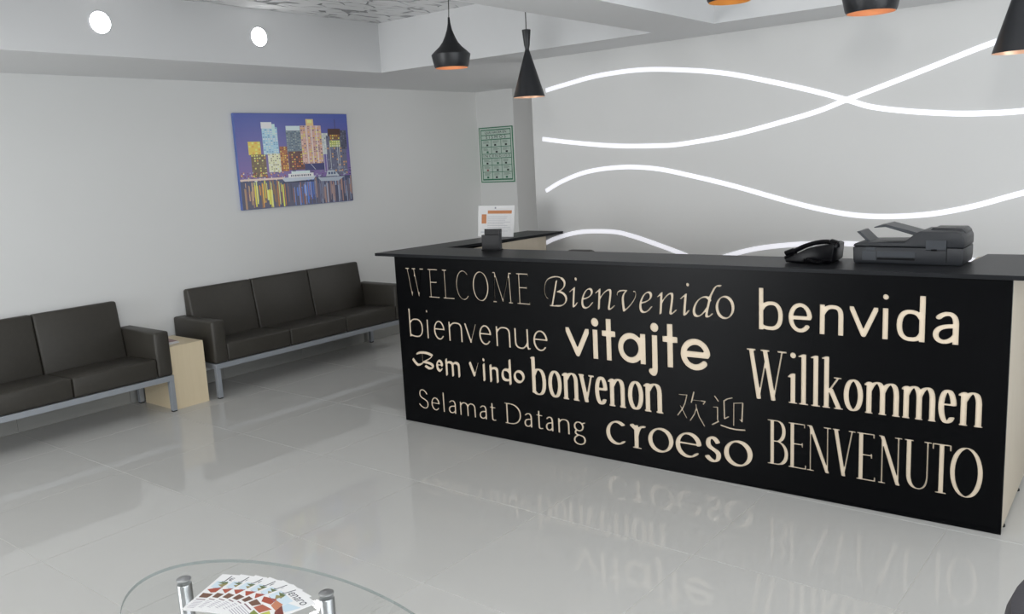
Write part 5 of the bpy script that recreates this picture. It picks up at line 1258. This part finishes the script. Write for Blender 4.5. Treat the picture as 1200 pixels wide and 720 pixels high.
# ------------------------------------------------------------------ office chair behind the desk
oc = thing('office_chair', 'dark office chair behind the desk, only the top of its back showing', 'chair', (0.660, 0.90, 0), math.radians(5))
bm = bmesh.new()
box(bm, -0.22, -0.20, 0.44, 0.22, 0.22, 0.51, bev=0.03, seg=3)
link('seat', bm, M['upholstery'], oc, True)
bm = bmesh.new()
prof = [(-0.19, 0.60), (0.19, 0.60), (0.20, 0.86), (0.16, 0.95), (0.08, 0.992), (-0.08, 0.992), (-0.16, 0.95), (-0.20, 0.86)]
profile_y(bm, prof, 0.20, 0.25, bev=0.012)
link('backrest', bm, M['upholstery'], oc, True)
bm = bmesh.new()
tube(bm, [(0, 0.10, 0.43), (0, 0.27, 0.44), (0, 0.275, 0.60), (0, 0.262, 0.78)], 0.016, 10)
link('back_bar', bm, M['plastic_dk'], oc, True)
bm = bmesh.new()
tube(bm, [(0, 0, 0.10), (0, 0, 0.44)], 0.025, 14)
link('column', bm, M['plastic_dk'], oc, True)
for k in range(5):
    a = 2 * PI * k / 5 + 0.3
    bm = bmesh.new()
    tube(bm, [(0, 0, 0.12), (0.26 * math.cos(a), 0.26 * math.sin(a), 0.08)], [0.022, 0.014], 10)
    sp = link('base_spoke', bm, M['plastic_dk'], oc, True)
    bm = bmesh.new()
    lathe(bm, [(0, -0.012), (0.030, -0.012), (0.030, 0.012), (0, 0.012)], 16)
    bmesh.ops.rotate(bm, verts=bm.verts, matrix=Matrix.Rotation(PI / 2, 3, 'X'))
    link('caster', bm, M['rubber'], sp, True, (0.26 * math.cos(a), 0.26 * math.sin(a), 0.0302))
    
# ------------------------------------------------------------------ tub chair at the right edge
tc_ = thing('tub_chair', 'dark leather tub chair, only the curved edge of its back at the bottom right corner', 'chair', (4.03, -1.56, 0), 0)
bm = bmesh.new()
prev = None
first = None
NS = 40
for k in range(NS + 1):
    a = math.radians(65 + 230 * k / NS)
    ring = []
    for r, z in ((0.405, 0.16), (0.412, 0.54), (0.400, 0.572), (0.370, 0.582), (0.330, 0.570), (0.320, 0.54), (0.320, 0.16)):
        ring.append(bm.verts.new((r * math.cos(a), r * math.sin(a), z)))
    if prev:
        for i in range(7):
            bm.faces.new((prev[i], prev[(i + 1) % 7], ring[(i + 1) % 7], ring[i]))
    else:
        bm.faces.new(ring[::-1])
    prev = ring
bm.faces.new(prev)
bmesh.ops.recalc_face_normals(bm, faces=bm.faces[:])
link('back_shell', bm, M['leather'], tc_, True)
bm = bmesh.new()
lathe(bm, [(0.0, 0.17), (0.30, 0.17), (0.315, 0.20), (0.315, 0.38), (0.29, 0.42), (0.0, 0.43)], 40)
link('seat', bm, M['leather'], tc_, True)
for x, y in ((-0.2, -0.2), (0.2, -0.2), (0.2, 0.2), (-0.2, 0.2)):
    bm = bmesh.new()
    tube(bm, [(x, y, 0.0), (x, y, 0.172)], [0.014, 0.020], 12)
    link('leg', bm, M['grey_metal'], tc_, True)
